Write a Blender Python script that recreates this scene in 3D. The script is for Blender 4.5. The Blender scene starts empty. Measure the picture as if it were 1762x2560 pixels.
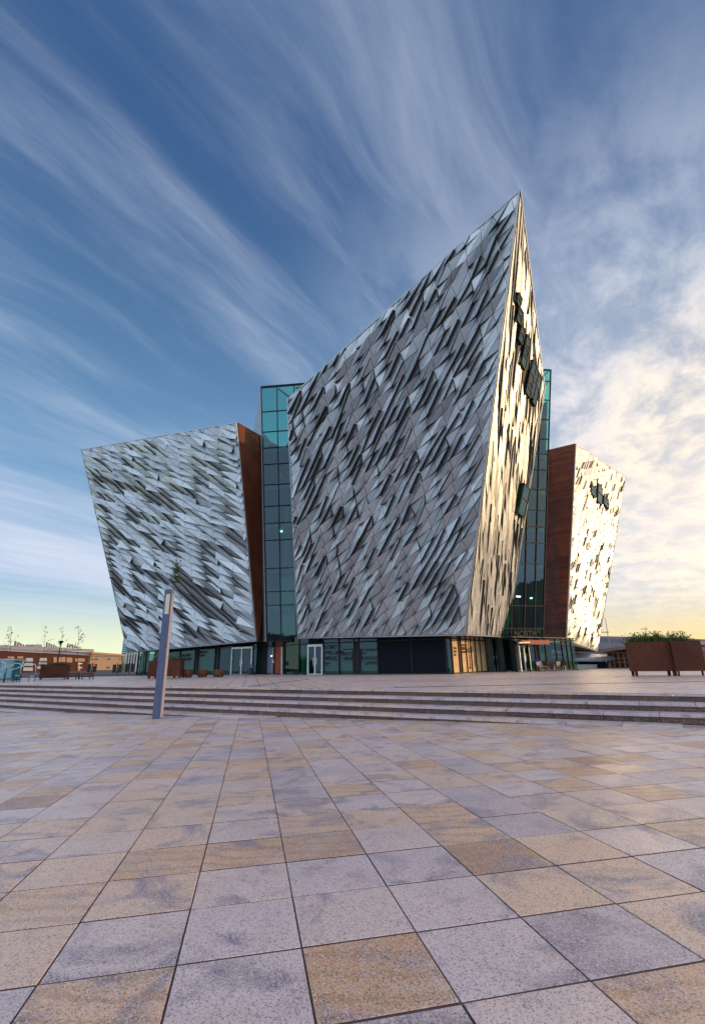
import bpy, math, random
from math import radians, sin, cos, tan, pi, sqrt, atan2
from mathutils import Vector as V, Matrix, noise
random.seed(7)
SC = bpy.context.scene
COL = SC.collection

# ------------------------------------------------------------------ camera
PITCH, ROLL, ZC = radians(17.46), radians(0.9), 0.85
CAMP = V((0, 0, ZC))
FW = V((0, cos(PITCH), sin(PITCH)))
_r0, _u0 = V((1, 0, 0)), V((0, -sin(PITCH), cos(PITCH)))
UP = cos(ROLL) * _u0 + sin(ROLL) * _r0
RT = cos(ROLL) * _r0 - sin(ROLL) * _u0
cam_d = bpy.data.cameras.new('camera')
cam_d.sensor_fit = 'VERTICAL'; cam_d.sensor_height = 36.0
cam_d.lens = 36.0 * 1211.0 / 2560.0
cam_d.clip_start = 0.05; cam_d.clip_end = 20000
cam = bpy.data.objects.new('camera', cam_d); COL.objects.link(cam)
cam.matrix_world = Matrix(((RT.x, UP.x, -FW.x, 0), (RT.y, UP.y, -FW.y, 0), (RT.z, UP.z, -FW.z, ZC), (0, 0, 0, 1)))
SC.camera = cam

# ------------------------------------------------------------------ world, sun, exposure
SUN_EL, SUN_AZ = radians(8.0), radians(83)          # azimuth from +Y towards +X
SC.view_settings.view_transform = 'Standard'
SC.view_settings.look = 'None'
SC.view_settings.exposure = 0.48
SC.view_settings.gamma = 1.0
SC.view_settings.use_curve_mapping = False
world = bpy.data.worlds.new('World'); SC.world = world; world.use_nodes = True
NT = world.node_tree; NT.nodes.clear()


class G:
    """little node graph helper"""
    def __init__(s, nt): s.nt = nt
    def n(s, kind, **kw):
        nd = s.nt.nodes.new(kind)
        for k, v in kw.items():
            if k.startswith('i_'):
                key = k[2:]
                nd.inputs[int(key) if key.isdigit() else key.replace('_', ' ')].default_value = v
            else: setattr(nd, k, v)
        return nd
    def l(s, a, b): s.nt.links.new(a, b)
    def sock(s, nd, i, v):
        if hasattr(v, 'is_linked') or isinstance(v, bpy.types.NodeSocket): s.l(v, nd.inputs[i])
        else: nd.inputs[i].default_value = v
    def m(s, op, a, b=0.0, c=0.0, clamp=False):
        nd = s.nt.nodes.new('ShaderNodeMath'); nd.operation = op; nd.use_clamp = clamp
        s.sock(nd, 0, a); s.sock(nd, 1, b)
        if op in ('MULTIPLY_ADD', 'COMPARE', 'SMOOTH_MIN'): s.sock(nd, 2, c)
        return nd.outputs[0]
    def ramp(s, v, a, b, lo=0.0, hi=1.0, smooth=True):
        nd = s.nt.nodes.new('ShaderNodeMapRange'); nd.interpolation_type = 'SMOOTHSTEP' if smooth else 'LINEAR'
        s.sock(nd, 0, v); nd.inputs[1].default_value = a; nd.inputs[2].default_value = b
        nd.inputs[3].default_value = lo; nd.inputs[4].default_value = hi
        return nd.outputs[0]
    def mix(s, f, a, b, mode='MIX'):
        nd = s.nt.nodes.new('ShaderNodeMix'); nd.data_type = 'RGBA'; nd.blend_type = mode
        s.sock(nd, 0, f); s.sock(nd, 6, a); s.sock(nd, 7, b)
        return nd.outputs[2]
    def noise(s, vec, scale, detail=4.0, rough=0.5, dist=0.0, lac=2.0):
        nd = s.nt.nodes.new('ShaderNodeTexNoise')
        if vec is not None: s.l(vec, nd.inputs['Vector'])
        nd.inputs['Scale'].default_value = scale; nd.inputs['Detail'].default_value = detail
        nd.inputs['Roughness'].default_value = rough; nd.inputs['Distortion'].default_value = dist
        nd.inputs['Lacunarity'].default_value = lac
        return nd.outputs[0]


def c4(r, g, b): return (r, g, b, 1.0)


def build_world():
    g = G(NT)
    tc = g.n('ShaderNodeTexCoord')
    d = tc.outputs['Generated']
    sep = g.n('ShaderNodeSeparateXYZ'); g.l(d, sep.inputs[0])
    x, y, z = sep.outputs
    sky = g.n('ShaderNodeTexSky', sky_type='NISHITA', sun_disc=False, sun_elevation=SUN_EL, sun_rotation=SUN_AZ,
              altitude=0.0, air_density=1.0, dust_density=0.6, ozone_density=2.5)
    zc = g.m('MAXIMUM', z, 0.0)
    den = g.m('ADD', zc, 0.10)
    px = g.m('DIVIDE', x, den); py = g.m('DIVIDE', y, den)
    th = radians(34)                                  # the cirrus bands run towards this azimuth
    along = g.m('ADD', g.m('MULTIPLY', px, sin(th)), g.m('MULTIPLY', py, cos(th)))
    cross = g.m('SUBTRACT', g.m('MULTIPLY', px, cos(th)), g.m('MULTIPLY', py, sin(th)))

    def comb(a, ka, b, kb, off=0.0):
        cb = g.n('ShaderNodeCombineXYZ')
        g.l(g.m('MULTIPLY', a, ka), cb.inputs[0]); g.l(g.m('MULTIPLY', b, kb), cb.inputs[1]); cb.inputs[2].default_value = off
        return cb.outputs[0]
    warp = g.noise(comb(along, 0.5, cross, 0.7, 3.1), 1.0, 3.0, 0.5)
    cross2 = g.m('ADD', cross, g.m('MULTIPLY', g.m('SUBTRACT', warp, 0.5), 0.6))
    streak = g.noise(comb(along, 0.45, cross2, 2.6, 0.0), 1.0, 7.0, 0.60, 0.18)
    fine = g.noise(comb(along, 1.5, cross2, 8.0, 7.0), 1.0, 6.0, 0.62, 0.5)
    cover = g.noise(comb(along, 0.42, cross, 0.75, 11.3), 1.0, 3.0, 0.5)
    puffs = g.noise(comb(along, 2.2, cross, 3.0, 5.0), 1.6, 8.0, 0.62, 0.25)
    m1 = g.m('ADD', g.m('MULTIPLY', streak, 0.62), g.m('ADD', g.m('MULTIPLY', fine, 0.26), g.m('MULTIPLY', cover, 0.62)))
    cirrus = g.ramp(m1, 0.60, 1.10)
    # towards the sun: azimuth closeness
    sx, sy = sin(SUN_AZ), cos(SUN_AZ)
    hor = g.m('SQRT', g.m('ADD', g.m('MULTIPLY', x, x), g.m('MULTIPLY', y, y)))
    sx, sy = sin(radians(76)), cos(radians(76))        # the brightest cloud lies a little in front of the sun
    cs = g.m('DIVIDE', g.m('ADD', g.m('MULTIPLY', x, sx), g.m('MULTIPLY', y, sy)), g.m('MAXIMUM', hor, 0.001))
    toward = g.ramp(cs, 0.12, 0.86)
    behind = g.ramp(y, 0.25, -0.35)                    # behind the camera: paler low sky and the added bright veil
    low = g.ramp(z, 0.05, 0.80, 1.0, 0.0)
    # broken cloud sheet towards the sun
    pm = g.m('MULTIPLY', g.ramp(puffs, 0.34, 0.64, 0.35, 1.0), g.m('MULTIPLY', g.ramp(cs, 0.0, 0.66), g.ramp(z, 0.45, 0.93, 1.0, 0.0)))
    mask = g.m('MAXIMUM', g.m('MULTIPLY', cirrus, g.ramp(z, 0.62, 0.98, 0.92, 0.55)), g.m('MULTIPLY', pm, 0.95), clamp=True)
    veil = g.m('MULTIPLY', g.ramp(z, 0.0, 0.40, 1.0, 0.0), 0.40)
    cool = c4(5.1, 5.7, 6.7); warm = c4(7.8, 6.7, 5.5)
    glow = g.m('MULTIPLY', toward, g.m('ADD', g.m('MULTIPLY', low, 0.85), 0.05), clamp=True)
    ccol = g.mix(glow, cool, warm)
    ccol = g.mix(g.m('MULTIPLY', g.ramp(cs, 0.58, 0.84), g.ramp(z, 0.25, 0.66, 1.0, 0.0)), ccol, c4(11.5, 9.2, 6.0))
    ccol = g.mix(g.ramp(fine, 0.35, 0.65, 0.35, 0.0), ccol, g.mix(toward, c4(3.2, 3.9, 5.6), c4(6.0, 5.6, 6.6)))
    # hue of the clear air: deep blue overhead, yellow green low down
    base = g.mix(1.0, sky.outputs[0], c4(0.86, 1.0, 1.22), 'MULTIPLY')
    blue = g.mix(g.ramp(z, 0.05, 0.85), c4(1.9, 3.7, 5.7), c4(0.36, 0.92, 2.2))
    base = g.mix(0.78, base, blue)
    hz = g.mix(toward, c4(7.6, 7.9, 4.4), c4(8.0, 5.6, 1.8))
    hz = g.mix(behind, hz, c4(5.6, 6.6, 7.6))
    base = g.mix(g.ramp(z, 0.0, 0.17, 0.97, 0.0), base, hz)
    base = g.mix(g.m('MULTIPLY', veil, 0.45), base, ccol)
    base = g.mix(g.m('MULTIPLY', behind, g.ramp(streak, 0.25, 0.6, 0.45, 0.85)), base, c4(7.3, 8.0, 8.9))  # bright cloud veil added out of view to light the plaza and shaded hulls
    col = g.mix(g.m('MULTIPLY', mask, g.ramp(z, 0.03, 0.16)), base, ccol)
    bands = g.ramp(g.noise(comb(along, 0.16, cross, 0.9, 21.0), 1.0, 5.0, 0.6, 0.3), 0.35, 0.65)
    bm = g.m('MULTIPLY', bands, g.m('MULTIPLY', g.ramp(z, 0.06, 0.16), g.ramp(z, 0.16, 0.5, 1.0, 0.0)))
    col = g.mix(g.m('MULTIPLY', bm, 0.55), col, g.mix(toward, c4(6.0, 6.0, 6.9), c4(7.6, 6.6, 6.0)))
    bg = g.n('ShaderNodeBackground', i_Strength=0.1)
    g.l(col, bg.inputs[0])
    out = g.n('ShaderNodeOutputWorld'); g.l(bg.outputs[0], out.inputs[0])


build_world()
sd = bpy.data.lights.new('sun', 'SUN'); sd.energy = 2.0; sd.angle = radians(0.6); sd.color = (1.0, 0.58, 0.23)
sun = bpy.data.objects.new('sun', sd); COL.objects.link(sun)
sun.location = (60, 30, 40)
sdir = V((sin(SUN_AZ) * cos(SUN_EL), cos(SUN_AZ) * cos(SUN_EL), sin(SUN_EL)))
sun.rotation_euler = sdir.to_track_quat('Z', 'Y').to_euler()

# ------------------------------------------------------------------ geometry helpers
def ray(px, py): return FW + RT * ((px - 881) / 1211.0) - UP * ((py - 1280) / 1211.0)
def P(px, py, z):
    d = ray(px, py); return CAMP + d * ((z - ZC) / d.z)
def at_y(px, py, Y):
    d = ray(px, py); return CAMP + d * (Y / d.y)
def on_plane(px, py, p0, n):
    d = ray(px, py); return CAMP + d * ((p0 - CAMP).dot(n) / d.dot(n))
def on_wall(px, py, a, b):
    n = V((-(b.y - a.y), b.x - a.x, 0)); return on_plane(px, py, V((a.x, a.y, 0)), n)
def project(p):
    v = p - CAMP; w = v.dot(FW)
    return (881 + 1211 * v.dot(RT) / w, 1280 - 1211 * v.dot(UP) / w)


def tag(o, label=None, cat=None, group=None, kind=None):
    if label: o['label'] = label
    if cat: o['category'] = cat
    if group: o['group'] = group
    if kind: o['kind'] = kind
    return o


def wloc(o):
    p = V((0, 0, 0))
    while o is not None:
        p += o.location; o = o.parent
    return p


def empty(name, loc, label=None, cat=None, group=None, parent=None, kind=None):
    o = bpy.data.objects.new(name, None); COL.objects.link(o)
    if parent is not None: o.parent = parent
    o.location = V(loc) - (wloc(parent) if parent is not None else V((0, 0, 0)))
    o.empty_display_size = 0.3
    return tag(o, label, cat, group, kind)


class MB:
    """collects faces in world coordinates; build() links them as one mesh object"""
    def __init__(s): s.v = []; s.f = []; s.t = []; s.mi = []
    def face(s, pts, tone=0.5, mi=0):
        k = len(s.v); s.v += [V(p) for p in pts]; s.f.append(tuple(range(k, k + len(pts)))); s.t.append(tone); s.mi.append(mi)
    def mesh(s, pts, faces, tone=0.5, mi=0):
        k = len(s.v); s.v += [V(p) for p in pts]
        for f in faces: s.f.append(tuple(i + k for i in f)); s.t.append(tone); s.mi.append(mi)
    def hexa(s, b, t, tone=0.5, mi=0):
        """b, t: four corners of the lower and upper face, counter-clockwise from above"""
        s.mesh(list(b) + list(t), [(3, 2, 1, 0), (4, 5, 6, 7), (0, 1, 5, 4), (1, 2, 6, 5), (2, 3, 7, 6), (3, 0, 4, 7)], tone, mi)
    def box(s, c, size, rz=0.0, tone=0.5, mi=0, ax=None):
        c = V(c); hx, hy, hz = size[0] / 2, size[1] / 2, size[2] / 2
        X = V((cos(rz), sin(rz), 0)); Y = V((-sin(rz), cos(rz), 0)); Z = V((0, 0, 1))
        if ax: X, Y, Z = ax
        q = [(-hx, -hy), (hx, -hy), (hx, hy), (-hx, hy)]
        s.hexa([c + X * a + Y * b - Z * hz for a, b in q], [c + X * a + Y * b + Z * hz for a, b in q], tone, mi)
    def bar(s, a, b, w, d=None, tone=0.5, mi=0, hint=None):
        a, b = V(a), V(b); Z = b - a; L = Z.length
        if L < 1e-6: return
        Z /= L; d = d or w
        h = V(hint) if hint is not None else (V((0, 0, 1)) if abs(Z.z) < 0.9 else V((1, 0, 0)))
        Y = (h - Z * h.dot(Z)); Y.normalize(); X = Y.cross(Z)
        s.box((a + b) / 2, (w, d, L), 0, tone, mi, (X, Y, Z))
    def tube(s, pts, r, n=8, tone=0.5, mi=0, r2=None):
        pts = [V(p) for p in pts]; k0 = len(s.v); m = len(pts)
        for i, p in enumerate(pts):
            t = (pts[min(i + 1, m - 1)] - pts[max(i - 1, 0)]).normalized()
            h = V((0, 0, 1)) if abs(t.z) < 0.9 else V((1, 0, 0))
            X = t.cross(h).normalized(); Y = X.cross(t)
            rr = r if r2 is None else r + (r2 - r) * i / (m - 1)
            for j in range(n):
                a = 2 * pi * j / n; s.v.append(p + X * cos(a) * rr + Y * sin(a) * rr)
        for i in range(m - 1):
            for j in range(n):
                a, b = k0 + i * n + j, k0 + i * n + (j + 1) % n
                s.f.append((a, b, b + n, a + n)); s.t.append(tone); s.mi.append(mi)
        s.f.append(tuple(k0 + j for j in range(n))[::-1]); s.t.append(tone); s.mi.append(mi)
        s.f.append(tuple(k0 + (m - 1) * n + j for j in range(n))); s.t.append(tone); s.mi.append(mi)
    def prism(s, pts, dvec, tone=0.5, mi=0):
        n = len(pts); d = V(dvec); A = [V(p) for p in pts]; B = [p + d for p in A]
        s.mesh(A + B, [tuple(range(n))[::-1], tuple(range(n, 2 * n))] + [(i, (i + 1) % n, n + (i + 1) % n, n + i) for i in range(n)], tone, mi)
    def lathe(s, c, prof, n=16, tone=0.5, mi=0):
        c = V(c); k = len(s.v)
        for r, z in prof:
            for j in range(n):
                a = 2 * pi * j / n; s.v.append(c + V((cos(a) * r, sin(a) * r, z)))
        for i in range(len(prof) - 1):
            for j in range(n):
                a, b = k + i * n + j, k + i * n + (j + 1) % n
                s.f.append((a, b, b + n, a + n)); s.t.append(tone); s.mi.append(mi)
        m = len(prof) - 1
        s.f.append(tuple(k + j for j in range(n))[::-1]); s.t.append(tone); s.mi.append(mi)
        s.f.append(tuple(k + m * n + j for j in range(n))); s.t.append(tone); s.mi.append(mi)
    def build(s, name, mats, parent=None, smooth=False, kind=None):
        if not s.f: return None
        lo = V((min(p.x for p in s.v), min(p.y for p in s.v), min(p.z for p in s.v)))
        hi = V((max(p.x for p in s.v), max(p.y for p in s.v), max(p.z for p in s.v)))
        c = V(((lo.x + hi.x) / 2, (lo.y + hi.y) / 2, lo.z))
        me = bpy.data.meshes.new(name)
        me.from_pydata([p - c for p in s.v], [], s.f)
        if not isinstance(mats, (list, tuple)): mats = [mats]
        for m in mats: me.materials.append(m)
        me.polygons.foreach_set('material_index', s.mi)
        at = me.attributes.new('tone', 'FLOAT', 'FACE'); at.data.foreach_set('value', s.t)
        if smooth: me.polygons.foreach_set('use_smooth', [True] * len(s.f))
        me.update()
        o = bpy.data.objects.new(name, me); COL.objects.link(o)
        if parent is not None: o.parent = parent
        o.location = c - (wloc(parent) if parent is not None else V((0, 0, 0)))
        if kind: o['kind'] = kind
        return o


def copy_tree(o, parent=None):
    c = o.copy(); COL.objects.link(c); c.parent = parent
    for ch in list(o.children): copy_tree(ch, c)
    return c

# ------------------------------------------------------------------ materials
def new_mat(name):
    m = bpy.data.materials.new(name); m.use_nodes = True
    m.node_tree.nodes.clear(); return m, G(m.node_tree)


def finish(g, shader):
    o = g.n('ShaderNodeOutputMaterial'); g.l(shader, o.inputs[0])


def principled(g, **kw):
    nd = g.n('ShaderNodeBsdfPrincipled')
    for k, v in kw.items(): g.sock(nd, k.replace('_', ' '), v)
    return nd


def bump(g, h, strength=0.3, dist=0.01):
    nd = g.n('ShaderNodeBump'); nd.inputs['Strength'].default_value = strength; nd.inputs['Distance'].default_value = dist
    g.l(h, nd.inputs['Height']); return nd.outputs[0]


def mat_plain(name, col, rough=0.5, metal=0.0, var=0.12, scale=3.0, bmp=0.0, spec=0.5):
    m, g = new_mat(name)
    geo = g.n('ShaderNodeNewGeometry'); at = g.n('ShaderNodeAttribute', attribute_name='tone')
    n = g.noise(geo.outputs['Position'], scale, 5.0, 0.6)
    f = g.m('ADD', g.ramp(n, 0.3, 0.7, 1 - var, 1 + var), g.m('MULTIPLY', g.m('SUBTRACT', at.outputs['Fac'], 0.5), 0.3))
    col_ = g.mix(1.0, c4(*col), g.n('ShaderNodeCombineColor').outputs[0], 'MIX')
    vm = g.n('ShaderNodeVectorMath', operation='SCALE'); vm.inputs[0].default_value = col; g.l(f, vm.inputs['Scale'])
    r = g.ramp(g.noise(geo.outputs['Position'], scale * 2.3, 4.0), 0.3, 0.7, max(0.02, rough - 0.08), min(1, rough + 0.08))
    b = principled(g, Base_Color=vm.outputs[0], Metallic=metal, Roughness=r)
    b.inputs['Specular IOR Level'].default_value = spec
    if bmp: g.l(bump(g, g.noise(geo.outputs['Position'], scale * 12, 4.0), bmp, 0.01), b.inputs['Normal'])
    finish(g, b.outputs[0]); return m


def mat_emit(name, col, s):
    m, g = new_mat(name); e = g.n('ShaderNodeEmission', i_Color=c4(*col), i_Strength=s); finish(g, e.outputs[0]); return m


def mat_panel():
    m, g = new_mat('anodised_panel')
    geo = g.n('ShaderNodeNewGeometry'); at = g.n('ShaderNodeAttribute', attribute_name='tone')
    n = g.noise(geo.outputs['Position'], 0.9, 5.0, 0.6)
    f = g.m('ADD', g.m('MULTIPLY', at.outputs['Fac'], 0.42), g.ramp(n, 0.3, 0.7, 0.68, 0.80))
    vm = g.n('ShaderNodeVectorMath', operation='SCALE'); vm.inputs[0].default_value = (0.55, 0.625, 0.69); g.l(f, vm.inputs['Scale'])
    r = g.ramp(g.noise(geo.outputs['Position'], 2.5, 4.0), 0.3, 0.7, 0.42, 0.52)
    b = principled(g, Base_Color=vm.outputs[0], Metallic=0.75, Roughness=r)
    finish(g, b.outputs[0]); return m


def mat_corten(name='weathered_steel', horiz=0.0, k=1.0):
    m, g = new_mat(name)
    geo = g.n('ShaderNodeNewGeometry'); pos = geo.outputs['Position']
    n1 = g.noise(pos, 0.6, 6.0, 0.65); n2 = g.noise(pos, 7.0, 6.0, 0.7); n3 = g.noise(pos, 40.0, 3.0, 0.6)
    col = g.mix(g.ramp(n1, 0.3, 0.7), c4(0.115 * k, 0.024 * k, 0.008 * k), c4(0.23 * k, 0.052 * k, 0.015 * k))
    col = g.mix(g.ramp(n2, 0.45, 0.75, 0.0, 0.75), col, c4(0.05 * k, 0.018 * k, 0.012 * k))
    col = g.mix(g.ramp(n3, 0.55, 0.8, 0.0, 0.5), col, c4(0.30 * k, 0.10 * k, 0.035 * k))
    h = n3
    if horiz:
        sp = g.n('ShaderNodeSeparateXYZ'); g.l(pos, sp.inputs[0])
        cb = g.n('ShaderNodeCombineXYZ'); g.l(g.m('MULTIPLY', sp.outputs[0], 0.12), cb.inputs[0]); g.l(g.m('MULTIPLY', sp.outputs[1], 0.12), cb.inputs[1]); g.l(g.m('MULTIPLY', sp.outputs[2], 5.0), cb.inputs[2])
        st = g.noise(cb.outputs[0], 1.0, 4.0, 0.7)
        col = g.mix(g.ramp(st, 0.45, 0.62, 0.0, horiz), col, c4(0.035, 0.012, 0.008))
    b = principled(g, Base_Color=col, Roughness=0.72, Metallic=0.1)
    g.l(bump(g, h, 0.35, 0.01), b.inputs['Normal'])
    finish(g, b.outputs[0]); return m


def mat_glass(name, tint, refl=0.16, dark=0.0):
    """clear tinted pane: what is behind shows through, the sky reflects off it"""
    m, g = new_mat(name)
    tr = g.n('ShaderNodeBsdfTransparent', i_Color=c4(*tint))
    gl = g.n('ShaderNodeBsdfGlossy', i_Color=c4(0.50, 0.76, 0.95), i_Roughness=0.02)
    lw = g.n('ShaderNodeLayerWeight', i_Blend=0.25)
    geo = g.n('ShaderNodeNewGeometry')
    wob = g.noise(geo.outputs['Position'], 0.5, 2.0)
    g.l(bump(g, wob, 0.06, 0.05), gl.inputs['Normal'])
    f = g.m('ADD', g.m('MULTIPLY', lw.outputs['Fresnel'], 0.75), refl, clamp=True)
    mx = g.n('ShaderNodeMixShader'); g.l(f, mx.inputs[0]); g.l(tr.outputs[0], mx.inputs[1]); g.l(gl.outputs[0], mx.inputs[2])
    finish(g, mx.outputs[0]); return m


def mat_paver():
    m, g = new_mat('granite_paver')
    geo = g.n('ShaderNodeNewGeometry'); pos = geo.outputs['Position']; at = g.n('ShaderNodeAttribute', attribute_name='tone')
    t = at.outputs['Fac']
    wp_ = pos
    cbo = g.n('ShaderNodeCombineXYZ'); g.l(g.m('MULTIPLY', t, 57.0), cbo.inputs[0]); g.l(g.m('MULTIPLY', t, 91.0), cbo.inputs[1])
    ad = g.n('ShaderNodeVectorMath', operation='ADD'); g.l(pos, ad.inputs[0]); g.l(cbo.outputs[0], ad.inputs[1]); pos = ad.outputs[0]   # every slab is cut from another spot of the stone
    n1 = g.noise(pos, 2.2, 4.0, 0.55, 0.6); n2 = g.noise(wp_, 0.35, 3.0, 0.5)
    cr = g.n('ShaderNodeValToRGB'); g.l(t, cr.inputs[0]); e = cr.color_ramp; e.interpolation = 'LINEAR'
    e.elements[0].position = 0.0; e.elements[0].color = c4(0.43, 0.385, 0.45)
    e.elements[1].position = 1.0; e.elements[1].color = c4(0.36, 0.185, 0.09)
    for p, c in ((0.25, (0.60, 0.535, 0.56)), (0.5, (0.64, 0.53, 0.49)), (0.68, (0.66, 0.50, 0.38)), (0.82, (0.66, 0.49, 0.36)), (0.93, (0.62, 0.42, 0.26))):
        k = e.elements.new(p); k.color = c4(*c)
    col = g.mix(1.0, cr.outputs[0], c4(1.20, 1.10, 1.09), 'MULTIPLY')
    col = g.mix(g.ramp(g.noise(pos, 1.9, 5.0, 0.6, 0.9), 0.48, 0.70, 0.0, 0.92), col, c4(0.25, 0.215, 0.30))
    col = g.mix(g.ramp(g.noise(pos, 3.1, 3.0, 0.5, 1.2), 0.58, 0.78, 0.0, 0.35), col, c4(0.50, 0.37, 0.25))
    col = g.mix(g.ramp(g.noise(pos, 1.3, 4.0, 0.6, 0.4), 0.5, 0.75, 0.0, 0.5), col, c4(0.70, 0.63, 0.62))
    # sandstone-like veins in the tan slabs
    wv = g.n('ShaderNodeTexWave', wave_type='RINGS', i_Scale=1.7, i_Distortion=5.0, i_Detail=3.0, i_Detail_Scale=1.2); g.l(pos, wv.inputs['Vector'])
    vein = g.m('MULTIPLY', g.ramp(wv.outputs['Fac'], 0.55, 0.95), g.ramp(t, 0.78, 0.9))
    col = g.mix(g.m('MULTIPLY', vein, 0.45), col, c4(0.40, 0.24, 0.11))
    # aggregate
    vo = g.n('ShaderNodeTexVoronoi', feature='F1', i_Scale=135.0); g.l(pos, vo.inputs['Vector'])
    sp = g.n('ShaderNodeSeparateColor'); g.l(vo.outputs['Color'], sp.inputs[0])
    col = g.mix(g.ramp(sp.outputs[0], 0.66, 0.92, 0.0, 0.66), col, c4(0.10, 0.085, 0.11))
    col = g.mix(g.ramp(sp.outputs[1], 0.66, 0.95, 0.0, 0.75), col, c4(0.72, 0.68, 0.70))
    col = g.mix(g.ramp(sp.outputs[2], 0.84, 0.97, 0.0, 0.45), col, c4(0.50, 0.27, 0.20))
    col = g.mix(g.ramp(n2, 0.4, 0.75, 0.0, 0.20), col, c4(0.30, 0.27, 0.36))
    r = g.ramp(n1, 0.3, 0.8, 0.30, 0.55)
    b = principled(g, Base_Color=col, Roughness=r)
    h = g.m('ADD', g.m('MULTIPLY', sp.outputs[1], 0.4), g.noise(pos, 30.0, 3.0))
    g.l(bump(g, h, 0.25, 0.004), b.inputs['Normal'])
    finish(g, b.outputs[0]); return m


def mat_leaf(name, a, b_):
    m, g = new_mat(name)
    at = g.n('ShaderNodeAttribute', attribute_name='tone')
    col = g.mix(at.outputs['Fac'], c4(*a), c4(*b_))
    b = principled(g, Base_Color=col, Roughness=0.55)
    tl = g.n('ShaderNodeBsdfTranslucent'); g.l(col, tl.inputs[0])
    mx = g.n('ShaderNodeMixShader', i_0=0.3); g.l(b.outputs[0], mx.inputs[1]); g.l(tl.outputs[0], mx.inputs[2])
    finish(g, mx.outputs[0]); return m


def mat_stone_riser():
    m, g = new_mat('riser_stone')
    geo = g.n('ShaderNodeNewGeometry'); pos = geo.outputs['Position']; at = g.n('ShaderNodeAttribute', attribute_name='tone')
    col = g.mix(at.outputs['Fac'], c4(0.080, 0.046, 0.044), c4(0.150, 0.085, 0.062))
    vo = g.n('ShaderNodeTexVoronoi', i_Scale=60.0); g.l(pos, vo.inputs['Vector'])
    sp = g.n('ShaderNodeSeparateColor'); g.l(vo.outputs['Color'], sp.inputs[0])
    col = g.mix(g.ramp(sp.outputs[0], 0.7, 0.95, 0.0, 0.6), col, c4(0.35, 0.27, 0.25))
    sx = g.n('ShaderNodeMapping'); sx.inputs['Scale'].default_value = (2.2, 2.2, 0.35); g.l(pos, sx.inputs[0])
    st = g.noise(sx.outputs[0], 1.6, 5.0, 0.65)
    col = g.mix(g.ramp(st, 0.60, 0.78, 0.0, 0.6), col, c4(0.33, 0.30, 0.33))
    b = principled(g, Base_Color=col, Roughness=0.75); finish(g, b.outputs[0]); return m


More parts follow.
